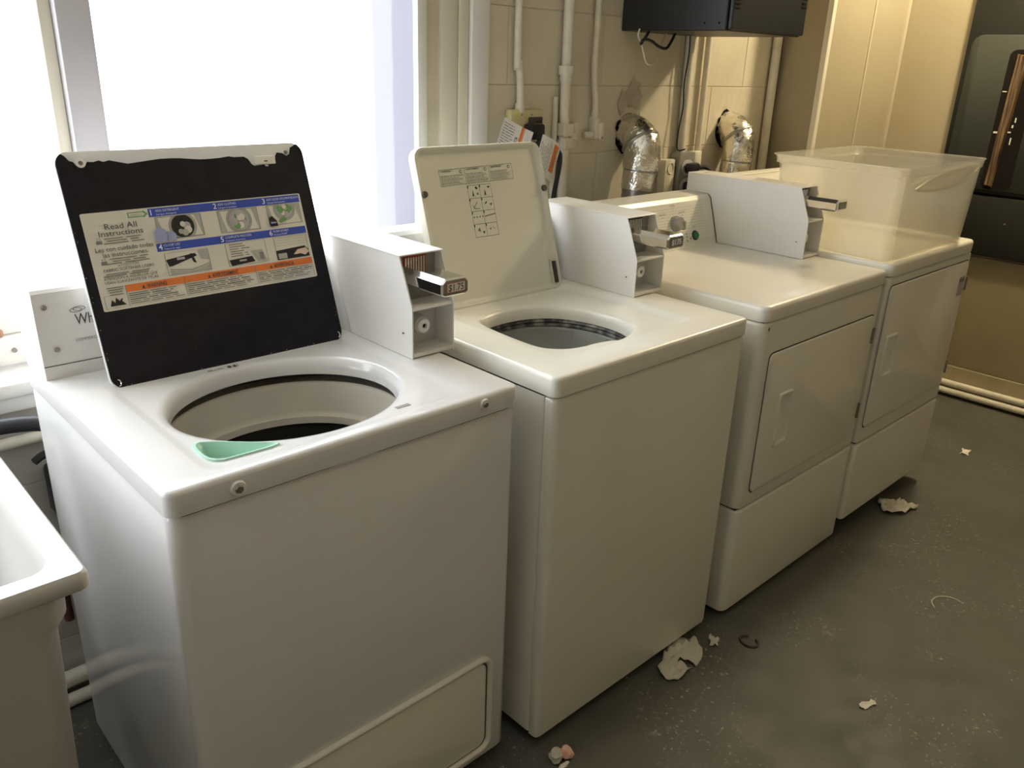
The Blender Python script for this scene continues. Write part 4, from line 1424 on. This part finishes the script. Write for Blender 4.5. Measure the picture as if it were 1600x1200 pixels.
# grey double outlet between the ducts
go = thing('outlet_box', 'grey steel double outlet box with two black plugs between the ducts', 'outlet', (2.310, WY, 1.115))
B().box((-0.045, -0.048, -0.075), (0.052, 0.0, 0.085), 0.004).obj('box', 'box_grey', go)
B().box((0.052, -0.035, -0.02), (0.115, -0.002, 0.085), 0.008).obj('side_box', 'pipe', go)
cvr = B().box((-0.112, -0.036, -0.085), (-0.052, 0.0, 0.062), 0.006).obj('blank_cover', 'pipe', go)
B().tube([(-0.082 + 0.017 * math.cos(2 * math.pi * i / 16), -0.037, 0.030 + 0.020 * math.sin(2 * math.pi * i / 16)) for i in range(17)], 0.002, 6, 1).obj('ring_mark', 'trim', cvr)
for z in (0.030, -0.038):
    B().loft([[(0.004 + r * math.cos(2 * math.pi * i / 20), y, z + r * 0.8 * math.sin(2 * math.pi * i / 20)) for i in range(20)] for r, y in ((0.036, -0.047), (0.037, -0.051), (0.031, -0.052))], False, True).obj('socket_ring', 'trim_grey', go)
for k, z in enumerate((0.030, -0.038)):
    pgx = thing('plug', ('upper black dryer plug in the grey double outlet', 'lower black dryer plug in the grey double outlet')[k], 'plug', (2.314, WY - 0.053, 1.115 + z))
    B().box((-0.026, -0.034, -0.019), (0.034, 0.0, 0.019), 0.010, 2).obj('plug_body', 'black', pgx)
    B().tube([(0.028, -0.020, 0), (0.05 + 0.022 * (1 - k), -0.03, 0.0), (0.060 + 0.028 * (1 - k), -0.045, -0.03), (0.060 + 0.030 * (1 - k), -0.045, -0.14)], 0.008, 8, 3).obj('cord', 'black', pgx)


# foil-taped exhaust ducts
def duct(label, x, xw, seed, zlow):
    t = thing('exhaust_duct', label, 'duct', (x, 0.765, 0.88))
    random.seed(seed)
    dx = xw - x
    R = 0.056
    hl_ = B()
    ring = [(dx + 0.067 * (1 + random.uniform(-0.09, 0.10)) * math.cos(2 * math.pi * i / 22), WY - 0.765 - 0.0025, 0.394 + 0.069 * (1 + random.uniform(-0.10, 0.12)) * math.sin(2 * math.pi * i / 22)) for i in range(22)]
    hl_.raw(ring, [tuple(range(22))])
    hl_.obj('wall_hole', 'hole', t, flat=True, fix=False)
    B().cyl((-0.012, 0.004, 0.0), (-0.004, 0.002, 0.235), R - 0.002, n=24, caps=False).obj('pipe', 'galv', t)
    B().tube([(-0.005, 0.002, 0.215), (-0.003, 0.001, 0.245), (0.0, 0.0, 0.275)], R + 0.003, 28, 3, jitter=0.012, caps=False).obj('foil_tape', 'foil', t, sharp=80)
    B().tube([(0.0, 0.0, 0.262), (0.001, 0.0, 0.290)], R + 0.001, 24, 0, caps=False).obj('pipe', 'galv', t)
    e = B()
    e.tube([(0.0, 0.0, 0.283), (0.002, 0.0, 0.315), (dx * 0.2, 0.004, 0.345), (dx * 0.4, 0.018, 0.372), (dx * 0.6, 0.042, 0.390), (dx * 0.9, 0.070, 0.396), (dx, 0.096, 0.397)], R + 0.0065, 30, 4, jitter=0.035, caps=False)
    e.obj('foil_elbow', 'foil', t, sharp=80)
    fold = B()
    a = Vector((dx * 0.4, 0.020, 0.370))
    zdir = Vector((0, 0.62, 0.78))
    zdir.normalize()
    xx = Vector((1, 0, 0))
    yy = zdir.cross(xx)
    lo = []
    for rr_, off in ((R + 0.006, -0.010), (R + 0.012, -0.004), (R + 0.012, 0.004), (R + 0.006, 0.010)):
        lo.append([a + zdir * off + xx * (rr_ * math.cos(2 * math.pi * i / 28)) + yy * (rr_ * math.sin(2 * math.pi * i / 28)) for i in range(28)])
    fold.loft(lo)
    fold.obj('elbow_seam', 'galv', t, sharp=60)
    return t


duct('foil-taped exhaust duct nearer the washers, plaster patch above it', 1.975, 2.005, 21, 0)
duct('foil-taped exhaust duct in the lit wall corner, far one of the two', 2.572, 2.615, 22, 0)
random.seed(77)
ptc = B()
cpx, cpz = 2.02, 1.395
for (cx_, cz_, rx_, rz_) in ((0.0, 0.0, 0.045, 0.045), (-0.055, -0.02, 0.022, 0.042), (0.01, 0.030, 0.025, 0.030)):
    pts = [(cpx + cx_ + rx_ * (1 + random.uniform(-0.35, 0.3)) * math.cos(2 * math.pi * i / 16), WY - 0.0022 - 0.0004 * len(ptc.f), cpz + cz_ + rz_ * (1 + random.uniform(-0.35, 0.3)) * math.sin(2 * math.pi * i / 16)) for i in range(16)]
    ptc.raw(pts, [tuple(range(16))])
o = ptc.obj('plaster_patch', 'patch', wall_back, flat=True, fix=False)

# black wall cabinet, its cables
cb_ = thing('wall_cabinet', 'black steel cabinet hung on the block wall above the dryers', 'cabinet', (1.93, 0.442, 1.60))
B().box((0, 0.016, 0.0), (0.435, WY - 0.442, 0.62), 0.003, 1).obj('body', 'cab', cb_)
dr = B().box((0.006, 0.0, 0.004), (0.430, 0.014, 0.62), 0.003, 1).obj('door', 'cab', cb_)
for i in range(14):
    B().box((0.012, -0.0015, 0.060 + i * 0.012), (0.038, 0.001, 0.065 + i * 0.012)).obj('vent_slot', 'hole', dr)
for i in range(10):
    B().box((0.395, -0.0015, 0.085 + i * 0.012), (0.420, 0.001, 0.090 + i * 0.012)).obj('vent_slot', 'hole', dr)
for y in (0.040, 0.092):
    B().cyl((0.0005, y, 0.022), (-0.0008, y, 0.022), 0.0035, n=10).obj('bolt_hole', 'hole', cb_)
tag(B().tube([(1.955, 0.76, 1.605), (1.938, 0.755, 1.590), (1.902, 0.75, 1.560), (1.915, 0.75, 1.574), (1.960, 0.755, 1.572), (2.010, 0.76, 1.556), (2.050, 0.76, 1.552), (2.075, 0.76, 1.575), (2.095, 0.76, 1.605)], 0.0048, 8, 4).obj('cable', 'black'),
    'black cable looping under the wall cabinet', 'cable')
tag(B().tube([(1.915, 0.770, 1.605), (1.908, 0.768, 1.585), (1.925, 0.765, 1.560), (1.932, 0.76, 1.535), (1.950, 0.76, 1.506), (1.975, 0.76, 1.500), (2.02, 0.775, 1.520), (2.06, 0.79, 1.565), (2.10, 0.80, 1.605)], 0.003, 8, 4).obj('cable', 'pipe'),
    'thin cream cable hanging in a loop under the wall cabinet', 'cable')

# ------------------------------------------------------------------ dark panel cabinet on the end wall
PX = XE - 0.004
pc = thing('metal_cabinet', 'dark grey metal cabinet on the end wall with a wood-filled slot', 'cabinet', (XE - 0.003, 0.0, 0.715))
ox = -0.045
pb = B().box((ox, -0.9, 0.283), (0.0, 0.484, 1.70), 0.006).obj('upper_panel', 'cab_grey', pc)
B().box((ox - 0.004, -0.9, 0.0), (0.0, 0.484, 0.272), 0.006).obj('lower_panel', 'cab_grey', pc)
B().box((ox + 0.012, -0.9, 0.268), (0.0, 0.478, 0.288)).obj('joint', 'hole', pc)
pq = B()
pts = rr(-0.6, 0.462, 0.30, 0.960, 0.05, 6)
pq.loft([[(ox, p[0], p[1]) for p in pts], [(ox - 0.006, p[0], p[1]) for p in pts], [(ox - 0.008, p[0] * 0.995, 0.63 + (p[1] - 0.63) * 0.992) for p in pts]], False, True)
pq.obj('raised_plate', 'plaque', pc, sharp=40)
slot = B()
pts = rr(0.165, 0.292, 0.305, 0.900, 0.03, 5)
slot.loft([[(ox - 0.008, p[0], p[1]) for p in pts], [(ox - 0.010, p[0], p[1]) for p in pts]], False, True)
so = slot.obj('slot', 'hole', pc)
wd = B()
wd.loft([[(ox - 0.010, y, z) for y, z in q] for q in ([(0.212, 0.875), (0.262, 0.882), (0.276, 0.32), (0.240, 0.315)],)] +
        [[(ox - 0.022, y, z) for y, z in q] for q in ([(0.218, 0.870), (0.256, 0.876), (0.270, 0.326), (0.246, 0.322)],)], False, True)
wd.obj('wood_slat', 'wood', pc, sharp=20)
mk = B()
fm = lambda u, v: (ox - 0.0106, 0.165 + u, 0.305 + v)
for (u, v, w_, h_) in ((0.100, 0.245, 0.022, 0.008), (0.050, 0.250, 0.018, 0.006), (0.040, 0.295, 0.005, 0.020), (0.046, 0.272, 0.006, 0.012), (0.042, 0.200, 0.005, 0.030), (0.105, 0.420, 0.018, 0.004)):
    mk.quad(fm, u, v, u + w_, v + h_)
mk.obj('markings', 'paper', pc, fix=False)['kind'] = 'stuff'
for y, z in ((0.40, 1.15), (0.15, 0.16)):
    B().cyl((ox - 0.001, y, z), (ox - 0.008, y, z), 0.004, n=10).obj('rivet', 'screw', pc)
conduit('upper cream pipe along the foot of the end wall', [(XE - 0.040, 0.62, 0.068), (XE - 0.040, -3.0, 0.068)], 0.0155, smooth=0)
conduit('lower cream pipe along the foot of the end wall', [(XE - 0.046, 0.62, 0.030), (XE - 0.046, -3.0, 0.030)], 0.0165, smooth=0)

# ------------------------------------------------------------------ between the sink and the nearest washer
tag(B().tube([(-0.55, 0.800, 0.70), (-0.30, 0.775, 0.765), (-0.10, 0.750, 0.772), (0.0, 0.735, 0.768), (0.05, 0.710, 0.755), (0.10, 0.700, 0.72), (0.16, 0.70, 0.55)], 0.0165, 14, 5).obj('drain_hose', 'hose'),
    'black rubber drain hose coming from behind the nearest washer', 'hose')
conduit('white pipe running level along the wall below the hose', [(-1.2, 0.835, 0.688), (0.9, 0.835, 0.698)], 0.013, smooth=0)
vl = thing('water_valve', 'black hose valve on the wall behind the nearest washer', 'valve', (0.06, WY, 0.60))
B().box((-0.030, -0.060, -0.10), (0.030, 0.0, 0.02), 0.012, 2).obj('valve_body', 'hose', vl)
B().cyl((-0.005, -0.05, 0.02), (-0.005, -0.05, 0.050), 0.014, 0.012).obj('valve_stem', 'hose', vl)
B().tube([(-0.052, -0.05, 0.048), (-0.03, -0.055, 0.062), (0.0, -0.055, 0.058), (0.03, -0.05, 0.045)], 0.009, 8, 3).obj('valve_handle', 'hose', vl)
B().tube([(0.0, -0.03, -0.10), (0.005, -0.03, -0.22), (0.01, -0.03, -0.40)], 0.012, 8, 3).obj('valve_hose', 'hose', vl)
conduit('rust-red vertical pipe in the gap between sink and washer', [(0.018, 0.825, 0.40), (0.020, 0.825, 0.22)], 0.011, smooth=0, m='rust')
conduit('upper white pipe near the floor behind sink and washer', [(-1.2, 0.825, 0.050), (0.9, 0.825, 0.062)], 0.020, smooth=0, m='pipe')
conduit('lower white pipe on the floor behind sink and washer', [(-1.2, 0.795, 0.017), (0.9, 0.795, 0.019)], 0.0165, smooth=0, m='pipe')
random.seed(5)
bk = B()
bk.box((-0.07, 0.910, 0.905), (0.018, 0.926, 0.922), 0.004, 1)
tag(bk.obj('brick_chip', 'brick'), 'brown brick chip lying on the lower window rail', 'brick chip')

# ------------------------------------------------------------------ litter on the floor


def sheet(name, label, cat, x, y, w, h, amp, mname, seed, rot=0.0, cut=None, tri=None, group=None):
    R = random.Random(seed)
    n = 9
    ph = [R.uniform(0, 6.28) for _ in range(6)]
    vs, fs = [], []
    c, s = math.cos(rot), math.sin(rot)
    H_ = []
    for j in range(n):
        for i in range(n):
            u, v = i / (n - 1) - 0.5, j / (n - 1) - 0.5
            ex, ey = 1 + 0.18 * math.sin(5 * v + ph[0]) + R.uniform(-.04, .04), 1 + 0.22 * math.sin(6 * u + ph[1]) + R.uniform(-.04, .04)
            X, Y = u * w * ex, v * h * ey
            z = amp * (0.45 + 0.3 * math.sin(9 * u + ph[2]) * math.cos(7 * v + ph[3]) + 0.25 * math.sin(17 * (u + v) + ph[4])) + R.uniform(0, amp * 0.25)
            vs.append([X * c - Y * s, X * s + Y * c, z])
    zmin = min(q[2] for q in vs)
    for q in vs:
        q[2] = q[2] - zmin + 0.0005
    for j in range(n - 1):
        for i in range(n - 1):
            if cut and cut(i / (n - 2), j / (n - 2)):
                continue
            a = j * n + i
            fs.append((a, a + 1, a + n + 1, a + n))
    b = B().raw(vs, fs)
    o = b.obj(name, mname, None, sharp=25)
    o.location = (x, y, 0)
    md = o.modifiers.new('thick', 'SOLIDIFY')
    md.thickness = 0.0008
    md.offset = 1
    tag(o, label, cat, group)
    return o


sheet('tissue', 'crumpled grey-white tissue poking out from under the second washer', 'tissue', 1.250, -0.082, 0.165, 0.085, 0.020, 'tissue', 4, 0.25, lambda u, v: u < 0.45 and 0.3 < u and v < 0.45)
sheet('tissue', 'crumpled pale tissue lying at the far dryer base', 'tissue', 2.555, -0.105, 0.125, 0.085, 0.022, 'tissue', 9, -0.5)
sheet('paper_scrap', 'small tan scrap on the floor near the first dryer corner', 'scrap', 1.385, -0.100, 0.038, 0.024, 0.008, 'tissue', 2, 0.6)
sheet('paper_scrap', 'white paper scrap alone on the open floor', 'scrap', 1.476, -0.500, 0.045, 0.018, 0.006, 'scrap', 3, -0.35)
sheet('paper_scrap', 'tiny white scrap on the floor near the end wall pipes', 'scrap', 3.274, -0.094, 0.060, 0.030, 0.006, 'scrap', 6, 0.2)
cw = thing('crumpled_wrapper', 'crumpled pink and white wrapper at the foot of the second washer', 'wrapper', (0.762, -0.108, 0))
random.seed(31)


def blob(rx, ry, rz, c, seed):
    R = random.Random(seed)
    bm = bmesh.new()
    bmesh.ops.create_icosphere(bm, subdivisions=2, radius=1)
    for v in bm.verts:
        k = 1 + R.uniform(-0.25, 0.22)
        v.co = Vector((c[0] + v.co.x * rx * k, c[1] + v.co.y * ry * k, max(c[2] + v.co.z * rz * k, 0.0004)))
    return B().bm(bm)


blob(0.018, 0.018, 0.015, (-0.012, 0.010, 0.013), 1).obj('brown_part', 'tissue', cw, sharp=15)
blob(0.016, 0.018, 0.014, (0.012, 0.000, 0.013), 2).obj('pink_part', 'pinkscrap', cw, sharp=15)
blob(0.016, 0.006, 0.005, (-0.014, -0.018, 0.005), 3).obj('white_twist', 'scrap', cw, sharp=15)
tag(B().tube([(1.461 + 0.021 * math.cos(a), -0.165 + 0.026 * math.sin(a), 0.0035) for a in [0.5 + 5.4 * i / 14 for i in range(15)]], 0.0034, 8, 2).obj('rubber_ring', 'brown'),
    'dark broken rubber ring lying on the floor before the first dryer', 'ring')
tag(B().tube([(2.03, -0.45, 0.0015), (2.06, -0.43, 0.0015), (2.10, -0.435, 0.0015), (2.125, -0.465, 0.0015), (2.12, -0.50, 0.0015)], 0.0018, 6, 4).obj('string', 'tissue'),
    'short curled piece of pale string on the open floor', 'string')
